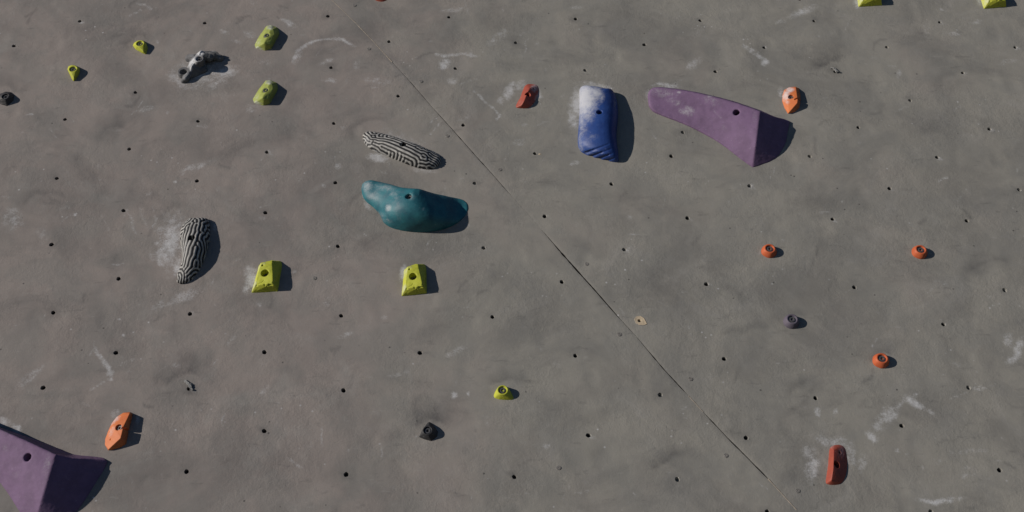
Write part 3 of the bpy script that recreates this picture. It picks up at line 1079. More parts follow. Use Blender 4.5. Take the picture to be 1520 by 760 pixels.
# ------------------------------------------------------------------ purple wedge holds
def purple_wedge(T, TB, L, R_end, E, sag, hole, hole_h, label, chalk, bore=0.0095):
    nt_, nr = 36, 14
    Tc = catmull([Wp(p) for p in T], nt_)
    Bc = catmull([Wp(p) for p in TB], nt_)
    Lc = catmull([Wp(p) for p in L], nt_)
    vs, fs = [], []

    def grid(rows):
        o = len(vs)
        w = len(rows[0])
        for r in rows:
            vs.extend(tuple(p) for p in r)
        for i in range(len(rows) - 1):
            for j in range(w - 1):
                fs.append((o + i * w + j, o + i * w + j + 1, o + (i + 1) * w + j + 1, o + (i + 1) * w + j))
    m = 12
    flat = [Vector((p.x, p.y, BASE)) for p in Lc]
    tb = [Vector((p.x, p.y, BASE)) for p in Bc]
    def face_pt(i, t):
        p = Tc[i].lerp(Lc[i], t)
        px, py = to_px(p.x, p.y, p.z)
        return W(px, py, p.z + 0.016 * math.sin(math.pi * t) * (i / (nt_ - 1)) ** 3)
    front = [[face_pt(i, j / m) for j in range(m + 1)] for i in range(nt_)]
    grid(front)
    grid([[tb[i], Tc[i]] for i in range(nt_)])
    grid([[Lc[i], flat[i]] for i in range(nt_)])
    grid([[tb[i].lerp(flat[i], j / m) for j in range(m + 1)] for i in range(nt_)])
    grid([[Tc[0].lerp(Lc[0], j / m) for j in range(m + 1)], [tb[0].lerp(flat[0], j / m) for j in range(m + 1)]])
    # shaded end face, ruled from the ridge to the foot line E
    Ec = catmull([Wp(p) for p in E], m + 1)
    ridge = front[-1]
    sagp = [Wp(p) for p in sag]
    top = catmull([ridge[0]] + sagp + [Ec[0]], nr)
    rows = []
    for j in range(m + 1):
        s = j / m
        row = []
        for k in range(nr):
            t = k / (nr - 1)
            base_ = ridge[0].lerp(Ec[0], t)
            row.append(ridge[j].lerp(Ec[j], t) + (top[k] - base_) * (1 - s) ** 1.3)
        rows.append(row)
    grid(rows)
    # upper side of the end face and its flat underside
    upb = catmull([Wp(p) for p in R_end], nr)
    upb = [Vector((p.x, p.y, BASE)) for p in upb]
    upb[0] = tb[-1]
    grid([top, upb])
    Eb = [Vector((p.x, p.y, BASE)) for p in Ec]
    grid([Ec, Eb])
    rf = [tb[-1].lerp(flat[-1], j / m) for j in range(m + 1)]
    under = [[rf[j].lerp(Eb[j], k / (nr - 1)) if j else upb[k] for k in range(nr)] for j in range(m + 1)]
    grid(under)
    o = len(vs)
    vs.extend(tuple(p) for p in (upb[-1], Ec[0], Eb[0], Eb[1]))
    fs.extend([(o, o + 1, o + 2), (o, o + 2, o + 3)])
    grid([rows[-1], under[-1]])
    h = W(hole[0], hole[1], hole_h)
    i = int(np.argmin([(p[6] - h).length for p in front[:-1]]))
    nrm = (front[i + 1][6] - front[i][6]).cross(front[i][5] - front[i][6]).normalized()
    if nrm.z < 0:
        nrm = -nrm
    anchor = (h.x, h.y)
    cut = cyl(h, bore, bore * 0.95, 0.034, nrm)
    root = empty('climbing_hold', anchor, label, HOLD, 'large purple wedge holds')
    me = bake((vs, fs), anchor, MAT['purple'], 'hold_body', [cut], 0.0022, 3, True, chalk, None, None, 0.0006, 3)
    part('hold_body', me, root)
    add_bolt(root, anchor, h - nrm * 0.033, nrm)
    return root


purple_wedge(
    T=[(963, 150, .010), (963, 140, .018), (970, 131, .026), (990, 131, .033), (1030, 137, .043), (1080, 149, .056), (1110, 158.5, .064), (1128, 165, .068)],
    TB=[(961.5, 146), (962, 137), (969, 128.5), (990, 128.5), (1030, 134.3), (1080, 146), (1110, 155.5), (1131, 163)],
    L=[(963, 152, .009), (965, 158, .008), (972, 165, .007), (990, 173, .005), (1012, 181.5, .005), (1042, 195.5, .004), (1072, 214, .003), (1100, 236, .002), (1117, 248.5, .001)],
    R_end=[(1131, 163), (1150, 171.5), (1164, 175), (1172, 178)],
    E=[(1173, 180, .006), (1170, 192, .003), (1166, 213, .001), (1153, 234, .001), (1135, 243, .001), (1117.5, 249, .001)],
    sag=[(1148, 172.5, .038), (1163, 176.5, .018)],
    hole=(1093, 167), hole_h=.052, label='large purple wedge hold with a chalky patch, right of the blue hold',
    chalk=[('b', 1020, 165, 16, 9, 10, .75, 1.3), ('b', 1000, 150, 20, 10, 20, .35), ('b', 985, 138, 26, 9, 8, .42), ('b', 1008, 137, 4, 2, 0, .8),
           ('b', 1055, 150, 20, 10, 20, .3), ('l', 1060, 165, 1070, 175, 2, .35), ('b', 1075, 190, 14, 6, 40, .22), ('b', 1120, 175, 6, 14, 0, .25), ('b', 1054, 143, 6, 1.5, 8, .5)])
purple_wedge(
    T=[(-125, 610, .012), (-118, 596, .022), (-70, 606, .036), (-30, 622, .048), (0, 637, .055), (45, 657, .063), (82, 674.5, .067)],
    TB=[(-128, 600), (-120, 586), (-70, 598), (-30, 617), (0, 633), (42, 647), (86, 664)],
    L=[(-125, 614, .010), (-118, 625, .008), (-80, 645, .006), (-40, 676, .005), (0, 716.5, .004), (29, 760, .003), (47, 790, .001)],
    R_end=[(86, 664), (108, 672.5), (134, 675.5), (153, 677)],
    E=[(158.5, 684, .008), (156, 694, .002), (143, 716, .001), (113, 760, .001), (80, 786, .001), (48, 791, .001)],
    sag=[(108, 680, .045), (136, 681, .024)],
    hole=(41.5, 679), hole_h=.053, label='large purple wedge hold cut off by the lower left corner of the photo',
    chalk=[('b', 8, 665, 6, 10, 0, .25), ('b', 25, 705, 8, 10, 20, .22), ('b', 70, 690, 8, 30, 10, .3), ('b', 10, 640, 16, 4, 20, .25)], bore=0.0098)

# ------------------------------------------------------------------ blue pillow hold with slanting flutes
def blue_hold():
    outline = [(861, 131, .004), (872, 127.5, .012), (890, 126.5, .022), (901, 128.5, .024), (909, 133, .012), (914, 145, .0), (917, 160), (917, 180, .0), (915, 205, .0),
               (918, 233, .0), (916.5, 241), (902, 239), (882, 234), (868, 229), (860, 222), (857.5, 212), (858.5, 190), (860, 165), (860, 145)]
    spine = [(891, 138, .039), (893, 163, .048), (894, 190, .048), (894, 213, .040), (892, 227, .028)]
    body = pillow(outline, spine, 2.1, 90, 14)
    h = W(889.5, 166.5, .047)
    nrm = ax(-.25, -.05, 1)
    cuts = [cyl(h, .0085, .008, .018, nrm)]
    for (x0, y0, x1, y1) in [(864, 229.5, 904, 213.5), (872, 234.5, 907, 221), (884, 238, 909, 227.5), (895, 240.5, 912, 235)]:
        P = [on_surface(body, x0 + (x1 - x0) * k / 6, y0 + (y1 - y0) * k / 6, .0004 + .0002 * k) for k in range(7)]
        P[0] = P[0] + (P[0] - P[1]) * .6
        for k in range(6):
            cuts.append(hull(capsule_pts(P[k], P[k + 1], .0056 - .0005 * k, 8)))
    # shallow thumb dish on the right flank
    d0, d1 = on_surface(body, 914, 150, .009), on_surface(body, 914, 160, .009)
    cuts.append(hull(capsule_pts(d0, d1, .0125)))
    anchor = (h.x, h.y)
    root = empty('climbing_hold', anchor, 'tall blue pillow hold, chalked white on top, with slanting grooves at its foot', HOLD)
    me = bake(body, anchor, MAT['blue'], 'hold_body', cuts, 0.0018, 3, False,
              [('b', 868, 146, 24, 42, 5, 1.3, 1.38), ('b', 884, 138, 14, 18, 0, 1.0, 1.3), ('b', 893, 146, 6, 10, 20, .7, 1.2), ('b', 864, 180, 12, 26, 0, .7, 1.38), ('b', 862, 208, 8, 36, 0, .5, 1.3),
               ('b', 880, 205, 14, 8, -20, .35), ('b', 875, 228, 20, 5, 20, .25), ('b', 913, 155, 4, 10, 0, .35)], None, None, 0.0004, 5)  # last stroke paints a highlight into the thumb dish
    part('hold_body', me, root)
    add_bolt(root, anchor, h - nrm * .014, nrm, .95)


blue_hold()

# ------------------------------------------------------------------ teal blob hold
def teal_hold():
    outline = [(537, 274, .004), (546, 266, .01), (560, 265, .018), (580, 267.5, .032), (600, 274, .044), (622, 280.5, .050), (645, 285.5, .034), (666, 289, .018), (680, 292.5, .006), (690, 297.5), (696, 306), (692.5, 318),
               (682, 329), (661, 339.5), (636, 344.5), (608, 344), (584, 339), (570, 331), (564, 319), (554, 308), (542, 298), (537, 286)]
    spine = [(556, 279, .026), (580, 280, .048), (600, 284, .070), (614, 288, .080), (630, 292, .068), (647, 297, .047), (663, 300.5, .029), (674, 304, .0145), (685, 307, .003)]
    body = pillow(outline, spine, lambda t: 2.0 + 1.6 * max(0.0, min(t, .7) - 0.25) / 0.45 - 1.4 * max(0.0, t - .8) / .2, 90, 16)
    h = W(605, 289.5, .083)
    nrm = ax(-.3, -.1, 1)
    cuts = [cyl(h, .0092, .0085, .022, nrm)]
    anchor = (h.x, h.y)
    root = empty('climbing_hold', anchor, 'big glossy teal hold shaped like a bent blob, below the striped hold', HOLD)
    me = bake(body, anchor, MAT['teal'], 'hold_body', cuts, 0.002, 16, False,
              [('b', 545, 275, 12, 14, 0, .7, 1.3), ('b', 572, 279, 34, 10, 12, .5, 1.3), ('b', 562, 298, 20, 16, 40, .22, 1.3), ('b', 585, 300, 34, 26, 20, .30, 1.4), ('b', 585, 290, 10, 8, 30, .45), ('b', 577, 309, 6, 7, 20, .75), ('b', 556, 290, 14, 12, 0, .4),  # chalk, and a broad pale stroke painting the sunlit left side brighter
               ('b', 567, 318, 12, 5, 30, .4), ('b', 610, 293, 9, 6, 0, .5), ('b', 575, 328, 14, 6, 20, .35), ('b', 590, 320, 20, 14, 0, .25), ('b', 628, 310, 4, 4, 0, .4)], None, None, 0.0005, 9)
    part('hold_body', me, root)
    add_bolt(root, anchor, h - nrm * .016, nrm)


teal_hold()

# ------------------------------------------------------------------ striped maze holds
def maze_field(seed):
    """labyrinth stripes grown by a Swift-Hohenberg process"""
    r = np.random.default_rng(seed)
    n = 256
    Lx = 0.32
    dx = Lx / n
    k0 = 2 * math.pi / 0.0118
    kx = np.fft.fftfreq(n, dx) * 2 * math.pi
    K2 = kx[:, None] ** 2 + kx[None, :] ** 2
    lin = 0.35 - (1 - K2 / k0 ** 2) ** 2
    x = (np.arange(n) - n / 2) * dx
    XX, YY = np.meshgrid(x, x, indexing='ij')
    bias = np.exp(-((YY / 0.013) ** 2)) * np.exp(-((XX / 0.075) ** 2)) * np.cos(k0 * (YY + 0.004 * np.sin(XX / 0.03)))
    u = 0.42 * bias + r.normal(0, 0.5, (n, n))
    dt = 0.4
    den = 1 / (1 - dt * lin)
    for _ in range(70):
        u = np.real(np.fft.ifft2((np.fft.fft2(u - dt * u ** 3)) * den))
    u = np.clip(u / 0.9 * 0.5 + 0.5, 0, 1)
    return u, dx, n


def maze_sampler(seed, cx, cy, ang):
    u, dx, n = maze_field(seed)
    ca, sa = math.cos(ang), math.sin(ang)

    def f(x, y, z):
        lx = (x - cx) * ca + (y - cy) * sa
        ly = -(x - cx) * sa + (y - cy) * ca
        ly = ly + np.tanh(ly / 0.012) * np.maximum(0, 0.030 - z) * 0.55
        lx = lx + np.tanh(lx / 0.05) * np.maximum(0, 0.022 - z) * 0.5
        fx, fy = lx / dx + n / 2, ly / dx + n / 2
        ix, iy = np.floor(fx).astype(int), np.floor(fy).astype(int)
        tx, ty = fx - ix, fy - iy
        g = lambda a, b_: u[a % n, b_ % n]
        return (g(ix, iy) * (1 - tx) + g(ix + 1, iy) * tx) * (1 - ty) + (g(ix, iy + 1) * (1 - tx) + g(ix + 1, iy + 1) * tx) * ty
    return f


def maze_hold(outline, spine, hole, hh, nrm, label, seed, chalk, prof):
    body = pillow(outline, spine, prof, 90, 14)
    h = W(hole[0], hole[1], hh)
    a, b_ = Wp(spine[0]), Wp(spine[-1])
    ang = math.atan2(b_.y - a.y, b_.x - a.x)
    anchor = (h.x, h.y)
    root = empty('climbing_hold', anchor, label, HOLD, 'black and white maze patterned holds')
    me = bake(body, anchor, MAT['maze'], 'hold_body', [cyl(h, .0095, .009, hh * 0.75, nrm)], 0.0013, 3, False, chalk, None,
              maze_sampler(seed, (a.x + b_.x) / 2, (a.y + b_.y) / 2, ang))
    part('hold_body', me, root)
    add_bolt(root, anchor, h - nrm * hh * 0.72, nrm)


maze_hold([(538.5, 203), (541.5, 195.5, .006), (551, 192.5, .012), (575, 195, .02), (605, 203, .028), (630, 213, .026), (646, 222, .02), (653, 230, .008), (654.5, 239), (650, 247), (637, 251.5), (617, 248.5), (594, 240), (570, 230), (551, 222), (541.5, 213)],
          [(556, 206, .019), (580, 212, .029), (605, 221, .034), (628, 232, .028), (642, 239, .017)], (598, 213.5), .034, ax(-.1, .1, 1),
          'black and white maze patterned hold lying sideways above the teal hold', 4,
          [('b', 545, 210, 6, 12, -30, .4), ('b', 560, 226, 12, 4, 25, .4)], 2.0)
maze_hold([(268.5, 345), (272, 333, .004), (280, 323, .012), (292, 319, .02), (304, 319, .02), (310, 327, .008), (312, 345), (309, 365), (304, 383), (297, 399), (288, 411), (280, 418), (268, 421), (262.5, 417), (265, 404), (270, 392), (271, 375), (268, 360)],
          [(289, 331, .025), (286, 352, .033), (284.5, 372, .032), (280, 392, .024), (272, 409, .013)], (284, 352.5), .033, ax(-.2, 0, 1),
          'black and white maze patterned hold standing upright left of the lime block', 9,
          [('b', 268, 380, 4, 20, 0, .4), ('b', 275, 370, 4, 22, 5, .3)], 2.0)

# ------------------------------------------------------------------ chipped lime blocks
def lime_block():
    top = [(387, 390, .0265), (403.6, 387, .0275), (405, 420.5, .0265), (378.5, 423.5, .019)]
    base = [(384, 395), (404, 386), (417.5, 388), (419, 394), (412.5, 432.5), (373, 435)]
    pts = [Wp(p) for p in top] + [Wp(p) for p in base] + [Vector((Wp(p).x, Wp(p).y, BASE)) for p in base]
    body = hull(pts)
    h = W(393, 405, .0255)
    nrm = ax(-.1, -.04, 1)
    cuts = [cyl(h, .0108, .0100, .022, nrm), cyl(W(389.5, 393, .029), .0035, .003, .006, ZAX)]
    # knocked off corner and a split near the lower edge
    def chunk(px, py, r, lift):
        q = on_surface(body, px, py, lift)
        return hull([q + Vector((random.uniform(-1, 1), random.uniform(-1, 1), random.uniform(-1, 1))).normalized() * r * random.uniform(.7, 1.1) for _ in range(14)])
    cuts += [chunk(401, 422, .010, .0035), chunk(392, 423, .0065, .003), chunk(405, 419, .007, .003), chunk(386, 391, .006, .0025), chunk(404.5, 391, .006, .003), chunk(381, 424, .006, .003)]
    for line_ in ([(379, 423), (384, 421.5), (389, 419), (392, 416)], [(386.5, 392), (384.5, 399), (381.5, 406), (380, 413)], [(395, 424), (398, 428), (397, 432)]):
        P = [on_surface(body, x, y, .0004) for x, y in line_]
        for k in range(len(P) - 1):
            cuts.append(hull(capsule_pts(P[k], P[k + 1], .0016, 6)))
    anchor = (h.x, h.y)
    root = empty('climbing_hold', anchor, 'chipped lime block hold right of the upright striped hold', HOLD, 'chipped lime block holds')
    me = bake(body, anchor, MAT['lime'], 'hold_body', cuts, 0.0010, 1, False,
              [('b', 376, 425, 4, 14, 20, .55), ('b', 383, 400, 2.5, 14, 25, .5), ('b', 390, 391, 8, 3, 0, .35)], 35, None, 0.0012, 21)
    part('hold_body', me, root)
    add_bolt(root, anchor, h - nrm * .019, nrm)
    return root, anchor


LB, lb_a = lime_block()


def place_block(BL, BR, label):
    """stand a copy so that its lower edge runs from BL to BR"""
    r0, r1 = W(373, 435), W(412.5, 432.5)
    a, b_ = W(*BL), W(*BR)
    rot = math.atan2(b_.y - a.y, b_.x - a.x) - math.atan2(r1.y - r0.y, r1.x - r0.x)
    off = Vector((lb_a[0] - r0.x, lb_a[1] - r0.y, 0))
    off.rotate(Matrix.Rotation(rot, 3, 'Z'))
    sc = (b_ - a).length / (r1 - r0).length
    copy_thing(LB, (a.x + off.x * sc, a.y + off.y * sc), rot, label, None, sc)


place_block((596, 440), (633.6, 435.2), 'chipped lime block hold below the teal hold')
place_block((1274.5, 10.3), (1309.5, 7.8), 'lime block hold cut by the top edge of the photo, above the orange hold')
place_block((1460.5, 13.2), (1494, 9.5), 'lime block hold cut by the top edge near the upper right corner')

# ------------------------------------------------------------------ lime bars
def lime_bar(dx, dy, rot_px, label, mesh_seed):
    def R(p):
        x, y = p[0] - 395, p[1] - 55
        c, s = math.cos(rot_px), math.sin(rot_px)
        q = (395 + dx + x * c - y * s, 55 + dy + x * s + y * c)
        return q + tuple(p[2:])
    ridge = [(402.5, 42, .026), (392, 64, .026), (406, 43, .024), (395, 66, .022), (387, 62, .019), (397, 41, .020), (408, 50, .021), (401, 66, .018)]
    base = [(377.5, 66.5), (379.5, 72), (394, 75.5), (403, 73), (415, 50), (412.5, 41), (403, 37), (396, 38), (385, 53)]
    pts = [Wp(R(p)) for p in ridge] + [Wp(R(p)) for p in base] + [Vector((Wp(R(p)).x, Wp(R(p)).y, BASE)) for p in base]
    body = hull(pts)
    h = Wp(R((395, 51, .0262)))
    nrm = ax(-.18, .04, 1)
    cuts = [cyl(h, .0105, .0102, .006, nrm)]
    anchor = (h.x, h.y)
    root = empty('climbing_hold', anchor, label, HOLD, 'lime bar holds')
    me = bake(body, anchor, MAT['lime_pale'], 'hold_body', cuts, 0.0011, 14, False,
              [tuple(['b', *R((401, 40)), 7, 5, 0, .75]), tuple(['b', *R((385, 72)), 9, 4, 15, .75]), tuple(['b', *R((383, 62)), 5, 8, 30, .4])],
              None, None, 0.0010, mesh_seed)
    part('hold_body', me, root)
    add_bolt(root, anchor, h - nrm * .0055, nrm)


lime_bar(0, 0, 0.0, 'upper of the two lime bar holds right of the grey fossil hold', 31)
lime_bar(-2.2, 81.3, 0.03, 'lower of the two lime bar holds, with a chipped face', 37)

# ------------------------------------------------------------------ small lime drops
def lime_drop(base, top, extra, label, seed):
    c = W(*top)
    pts = [Wp(p) for p in base] + [Vector((Wp(p).x, Wp(p).y, BASE)) for p in base] + disc((c.x, c.y), .0135, top[2])
    pts += [Wp(p) for p in extra]
    anchor = (c.x, c.y)
    root = empty('climbing_hold', anchor, label, HOLD, 'small lime drop holds')
    me = bake(hull(pts), anchor, MAT['lime'], 'hold_body', [cyl(c, .0106, .0104, .005, ZAX)], 0.001, 4, False, [], None, None, 0.0004, seed)
    part('hold_body', me, root)
    add_bolt(root, anchor, c - ZAX * .0045, ZAX)


lime_drop([(100, 103), (101.5, 98.5), (106, 96.5), (112, 97), (117.5, 100), (119, 105), (116.5, 112), (111, 119.5), (109, 120.5), (106.5, 117)],
          (108.3, 102.2, .0165), [(109.5, 117, .009)], 'small lime drop hold pointing down, near the black hold at the left edge', 41)
lime_drop([(197, 67.5), (199, 63.5), (205, 60), (212, 60), (217, 64), (219.5, 71), (217, 80.5), (210, 78), (202, 73.5)],
          (207.6, 64.4, .0165), [(213, 77, .010)], 'small lime drop hold pointing down to the right, left of the grey fossil hold', 43)
lime_drop([(732.6, 587.5), (735, 581), (741, 575.5), (748, 573), (754, 575), (759, 582), (763, 591), (760, 594), (750, 594), (740, 593), (734, 591)],
          (746, 578.6, .0175), [(757, 589, .008)], 'small lime drop hold alone near the bottom centre, above the black pyramid hold', 47)

# ------------------------------------------------------------------ grey fossil hold
def fossil_hold():
    def cap(a, b_, r):
        return hull(capsule_pts(Wp(a), Wp(b_), r, 14))
    def wedge(ridge, foot):
        return hull([Wp(p) for p in ridge] + [Wp(p) for p in foot] + [Vector((Wp(p).x, Wp(p).y, BASE)) for p in foot])
    pieces = [
        hull(disc((W(295.3, 86.8, .040).x, W(295.3, 86.8, .040).y), .0155, .0405, 20) + disc((W(294, 97, 0).x, W(294, 97, 0).y), .0230, BASE, 20)),   # boss under the bolt
        wedge([(298, 75, .034), (296, 80, .038), (284, 99, .030), (283.5, 104, .020)],
              [(286, 84), (278, 99), (276, 112), (281, 118), (292, 114), (304, 108), (308, 98), (305, 88), (297, 83)]),
        cap((299, 78, .026), (285, 98, .024), .0065),            # lit ridge
        cap((302, 84, .024), (311, 86, .018), .0125),
        cap((288, 108, .003), (303, 104, .003), .0110),
        cap((303, 83, .012), (318, 83, .012), .0155),            # upper right lobe
        cap((318, 84, .008), (326, 87, .004), .0130),
        cap((289, 87, .006), (281, 87, .003), .0135),            # upper left lobe
        cap((282, 108, .010), (276, 117, .006), .0110),          # lower arm
        cap((276, 118, .003), (273, 120, .002), .0095),
        hull(disc((W(272.3, 106, .0150).x, W(272.3, 106, .0150).y), .0172, .0165, 20) + disc((W(273, 110, 0).x, W(273, 110, 0).y), .0195, BASE, 20)),   # ring cup
    ]
    body = combine(*pieces)
    h = W(295.3, 86.8, .0415)
    nrm = ax(-.02, -.05, 1)
    d = W(272.3, 106, .0180)
    cuts = [cyl(h, .0098, .0095, .008, nrm), cyl(d, .0118, .0095, .017, ax(-.25, .05, 1)),
            hull(capsule_pts(W(310, 74, .028), W(324, 79, .022), .0060, 12)),
            hull(capsule_pts(W(288, 101, .034), W(289, 112, .014), .0045, 12)), hull(capsule_pts(W(297, 99, .036), W(298, 110, .014), .0035, 12)),
            hull(capsule_pts(W(281, 92, .022), W(287, 92, .030), .0035, 12))]
    anchor = (h.x, h.y)
    root = empty('climbing_hold', anchor, 'knobbly grey fossil hold with a ring cup, in a halo of chalk', HOLD)
    me = bake(body, anchor, MAT['grey'], 'hold_body', cuts, 0.0011, 3, True,
              [('b', 297, 78, 7, 7, 0, 1.1), ('b', 287, 91, 13, 6, -50, 1.1), ('b', 284, 100, 3, 8, 10, .8), ('b', 276, 112, 5, 8, 20, .55), ('b', 318, 75, 10, 3, 5, .5), ('b', 285, 82, 8, 5, 0, .4)],  # ridge strokes also paint its sunlit crest brighter, beyond the chalk
              None, None, 0.0012, 51)
    part('hold_body', me, root)
    add_bolt(root, anchor, h - nrm * .006, nrm, .95)


fossil_hold()

# ------------------------------------------------------------------ black pyramids
def black_pyramid(base, apex, top_extra, label, seed):
    c = W(*apex)
    pts = [Wp(p) for p in base] + [Vector((Wp(p).x, Wp(p).y, BASE)) for p in base] + disc((c.x, c.y), .0115, apex[2])
    pts += [Wp(p) for p in top_extra]
    body = hull(pts)
    anchor = (c.x, c.y)
    root = empty('climbing_hold', anchor, label, HOLD, 'small black pyramid holds')
    me = bake(body, anchor, MAT['black'], 'hold_body', [cyl(c, .0096, .0094, .006, ZAX)], 0.001, 5, False,
              [('b', c.x, c.y, 1, 1, 0, 0)], None, None, 0.0008, seed)
    part('hold_body', me, root)
    add_bolt(root, anchor, c - ZAX * .0052, ZAX)


black_pyramid([(621.5, 648.5), (627, 642), (634, 628), (637, 625.5), (643, 630), (650, 640), (649, 648), (640, 655), (631, 652.5)],
              (634.6, 638.6, .0165), [(637, 629, .014)], 'small black pyramid hold standing alone at the bottom centre', 61)
black_pyramid([(-5, 151), (-6, 144), (0, 139), (8, 136), (16, 136.5), (21, 141), (20, 149), (10, 157.5), (3, 155.5)],
              (7.8, 142.8, .0155), [], 'small black hold at the left edge of the photo', 67)

# ------------------------------------------------------------------ red crescent holds
def red_hold(outline, ridge, hole, hh, dot, label, chalk, seed, prof=1.08):
    body = pillow(outline, ridge, prof, 80, 12)
    h = W(hole[0], hole[1], hh)
    nrm = ax(.30, -.05, 1)
    d = W(*dot)
    cuts = [cyl(h, .0084, .0080, .020, nrm), cyl(d, .0032, .003, .008, ax(.5, 0, 1))]
    anchor = (h.x, h.y)
    root = empty('climbing_hold', anchor, label, HOLD, 'red crescent holds')
    me = bake(body, anchor, MAT['red'], 'hold_body', cuts, 0.0011, 4, False, chalk, None, None, 0.0004, seed)
    part('hold_body', me, root)
    add_bolt(root, anchor, h - nrm * .020, nrm, .9)
    return root


RH = red_hold([(1225.5, 715), (1227, 703), (1229, 690), (1230, 675), (1231.5, 666), (1236, 661.5), (1244, 660), (1251, 661.5), (1256, 668), (1258, 681), (1257.5, 695), (1255, 709), (1250, 717), (1242, 720), (1232, 720), (1226.5, 718)],
              [(1237.5, 668, .018), (1237, 685, .0225), (1236, 700, .0225), (1234, 713, .016)], (1243, 688.7), .0205, (1247.7, 671, .013),
              'red crescent hold low on the right, in a patch of chalk', [('b', 1250, 670, 10, 16, 0, .42, 1.3), ('b', 1228, 690, 2, 26, 3, .4), ('b', 1235, 664, 5, 4, 0, .4)], 71)
red_hold([(765.5, 158), (768, 152), (772, 145), (776, 134), (779, 127.5), (784, 124.7), (791, 124.7), (797, 126), (800, 131), (799, 140), (794, 151), (788, 158), (781, 161), (773, 161), (767, 160)],
         [(786, 131, .017), (782, 139, .0215), (778.5, 148, .0215), (774.5, 156, .013)], (784, 139.3), .0195, (792.6, 131, .012),
         'red crescent hold left of the blue hold, its upper end chalked grey', [('b', 794, 130, 8, 9, 0, .62), ('b', 797, 142, 3, 10, 20, .5), ('b', 771, 150, 3, 12, 25, .3)], 73)
ct = W(571, -15, .0215)
copy_thing(RH, (ct.x, ct.y), -0.35, 'red hold of which only the lowest sliver shows at the top edge', None, .78)

# ------------------------------------------------------------------ orange angular holds
def orange_hold(top, base, hole, notch0, notch1, dot, label, chalk, seed):
    pts = [Wp(p) for p in top] + [Wp(p) for p in base] + [Vector((Wp(p).x, Wp(p).y, BASE)) for p in base]
    body = hull(pts)
    h = Wp(hole)
    nrm = ax(-.25, -.02, 1)
    # the notch through the ridge that lets a line of light into the shadow
    n0, n1 = Wp(notch0), Wp(notch1)
    up = Vector((0, 0, 1))
    w = .0024
    notch = hull([n0 + Vector((0, sgn * w, 0)) + q for sgn in (-1, 1) for q in (up * .012, up * -.013)]
                 + [n1 + Vector((0, sgn * w, 0)) + q for sgn in (-1, 1) for q in (up * .03, up * -.012)])
    cuts = [cyl(h, .0085, .0082, .009, nrm), notch, cyl(Wp(dot), .0025, .002, .005, nrm)]
    anchor = (h.x, h.y)
    root = empty('climbing_hold', anchor, label, HOLD, 'orange angular holds')
    me = bake(body, anchor, MAT['orange'], 'hold_body', cuts, 0.0009, 3, False, chalk, None, None, 0.0003, seed)
    part('hold_body', me, root)
    add_bolt(root, anchor, h - nrm * .0075, nrm, .8)


orange_hold([(1181.5, 130.5, .017), (1184, 148, .0215), (1183.5, 152.5, .020), (1171, 167, .006), (1168.5, 140, .014)],
            [(1161, 150), (1161.5, 141), (1164, 133.5), (1171, 129.5), (1181, 128.5), (1186, 131), (1188, 139), (1188.5, 150), (1186.5, 160), (1180, 166), (1169.5, 168.3), (1164.5, 160)],
            (1174.2, 143, .0175), (1179.5, 147, .021), (1193, 147.5, .004), (1169, 156, .012),
            'orange angular hold with a slit, right of the purple wedge',
            [('b', 1167, 142, 7, 12, 10, .85), ('b', 1172, 133, 8, 5, 0, .85), ('b', 1169, 151, 5, 6, 0, .5)], 81)
orange_hold([(192.5, 613.5, .018), (182.5, 634, .0235), (179, 650, .0225), (161, 667, .006), (168, 632, .014)],
            [(155.5, 660), (156, 652), (160, 641), (166, 628), (173, 619), (183, 612.5), (193, 611.5), (197, 614.5), (193, 630), (189.5, 647), (187, 658.5), (178, 664.5), (161, 668.8)],
            (175.6, 633.8, .0195), (178, 636, .023), (195, 637.5, .004), (162.7, 651.5, .012),
            'orange angular hold with a slit, above the purple wedge at lower left',
            [('b', 170, 622, 14, 6, -45, .8), ('b', 165, 640, 5, 14, 30, .5)], 83)

# ------------------------------------------------------------------ round footholds
def round_mesh(mat, seed, facets=0.0):
    prof = [(.0212, BASE), (.0212, .001), (.0200, .006), (.0170, .0125), (.0148, .0158), (.0125, .0165), (.0108, .0158), (.0104, .0110), (.0, .0110)]
    n = 40
    vs, fs = [], []
    for k, (r, z) in enumerate(prof[:-1]):
        for a in range(n):
            th = 2 * math.pi * a / n
            f = 1 + facets * math.cos(5 * th + seed) * (1 if z < .015 else .3)
            vs.append((r * f * math.cos(th), r * f * math.sin(th), z))
    L = len(prof) - 1
    for k in range(L - 1):
        for a in range(n):
            b_ = (a + 1) % n
            fs.append((k * n + a, k * n + b_, (k + 1) * n + b_, (k + 1) * n + a))
    fs.append(tuple((L - 1) * n + a for a in range(n)))
    fs.append(tuple(reversed(range(n))))
    me = bake((vs, fs), (0, 0), mat, 'hold_body', (), 0.0011, 2, False, [], None, None, 0.0003, seed)
    return me


RO = round_mesh(MAT['orange_red'], 3, .02)
RM = round_mesh(MAT['mauve'], 8, .0)


def round_hold(me, px, py, rot, label, group, s=1.0):
    c = W(px, py)
    root = empty('climbing_hold', (c.x, c.y), label, HOLD, group, rot)
    root.scale = (s, s, s)
    part('hold_body', me, root)
    add_bolt(root, (0, 0), Vector((0, 0, .0122)), ZAX)
    return root


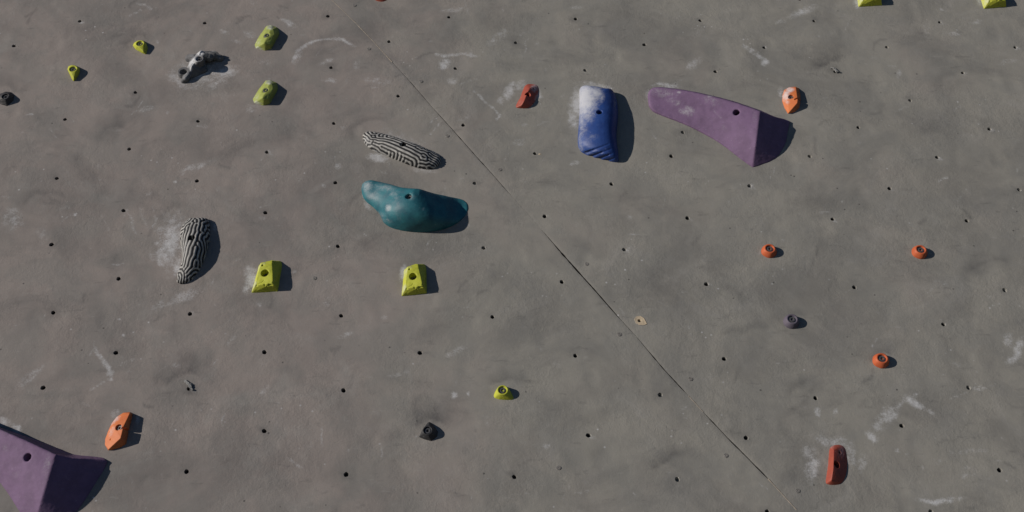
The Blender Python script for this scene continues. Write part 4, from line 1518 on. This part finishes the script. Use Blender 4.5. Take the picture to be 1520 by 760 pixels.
grp = 'round orange footholds'
round_hold(RO, 1141.3, 373.8, 0.3, 'round orange foothold, left one of the upper pair', grp)
round_hold(RO, 1364.6, 375.3, 1.7, 'round orange foothold, right one of the upper pair', grp)
round_hold(RO, 1307.2, 536.3, 2.9, 'round orange foothold below the pair, with grime above it', grp)
round_hold(RM, 1174.3, 478.3, 0.0, 'round mauve grey foothold below the left orange foothold', None)

# ------------------------------------------------------------------ torn strap ends poking out of two holes
def strap(px0, py0, pts_px, label):
    c = W(px0, py0)
    root = empty('strap_end', (c.x, c.y), label, 'strap', 'torn strap ends in bolt holes')

    def strip(path, w, t):
        P = catmull([Wp(p) - Vector((c.x, c.y, 0)) for p in path], 14)
        vs, fs = [], []
        for i, p in enumerate(P):
            d = (P[min(i + 1, 13)] - P[max(i - 1, 0)]).normalized()
            n_ = d.cross(ZAX)
            n_ = n_.normalized() if n_.length > 1e-4 else Vector((1, 0, 0))
            ww = w * (1 + .25 * math.sin(i * 1.7))
            u = n_.cross(d).normalized() * t
            vs += [p - n_ * ww - u, p + n_ * ww - u, p + n_ * ww * .8 + u, p - n_ * ww * .8 + u]
        for i in range(13):
            for a in range(4):
                b_ = (a + 1) % 4
                fs.append((4 * i + a, 4 * i + b_, 4 * i + 4 + b_, 4 * i + 4 + a))
        fs += [(3, 2, 1, 0), (52, 53, 54, 55)]
        return mesh_from(vs, fs, MAT['strap'], True, 'strap_strip')
    for k, p in enumerate(pts_px):
        part('strap_strip' if k == 0 else 'frayed_strand', strip(p, .0034 if k == 0 else .0016, .0014), root)


strap(280.5, 577, [[(284, 580, -.004), (283.5, 576, .003), (281, 571.5, .0045), (278, 568, .004), (274, 565, .002)],
                   [(283.5, 577, .003), (286, 578.5, .004), (287, 579.5, .001)], [(281, 571, .0045), (283.5, 570, .004), (285, 572, .002)]],
      'torn grey strap end poking out of a hole below a dark smudge at lower left')
strap(1240, 106.5, [[(1243, 109, -.004), (1242.5, 107, .003), (1240.5, 104, .0045), (1238, 101.5, .004), (1236.5, 100.5, .002)],
                    [(1241.5, 105.5, .006), (1244.5, 106, .006), (1247, 107, .002)], [(1238, 101, .006), (1235, 100.5, .004), (1233, 101, .001)]],
      'torn grey strap end poking out of a hole above the orange angular hold')

bpy.context.view_layer.update()
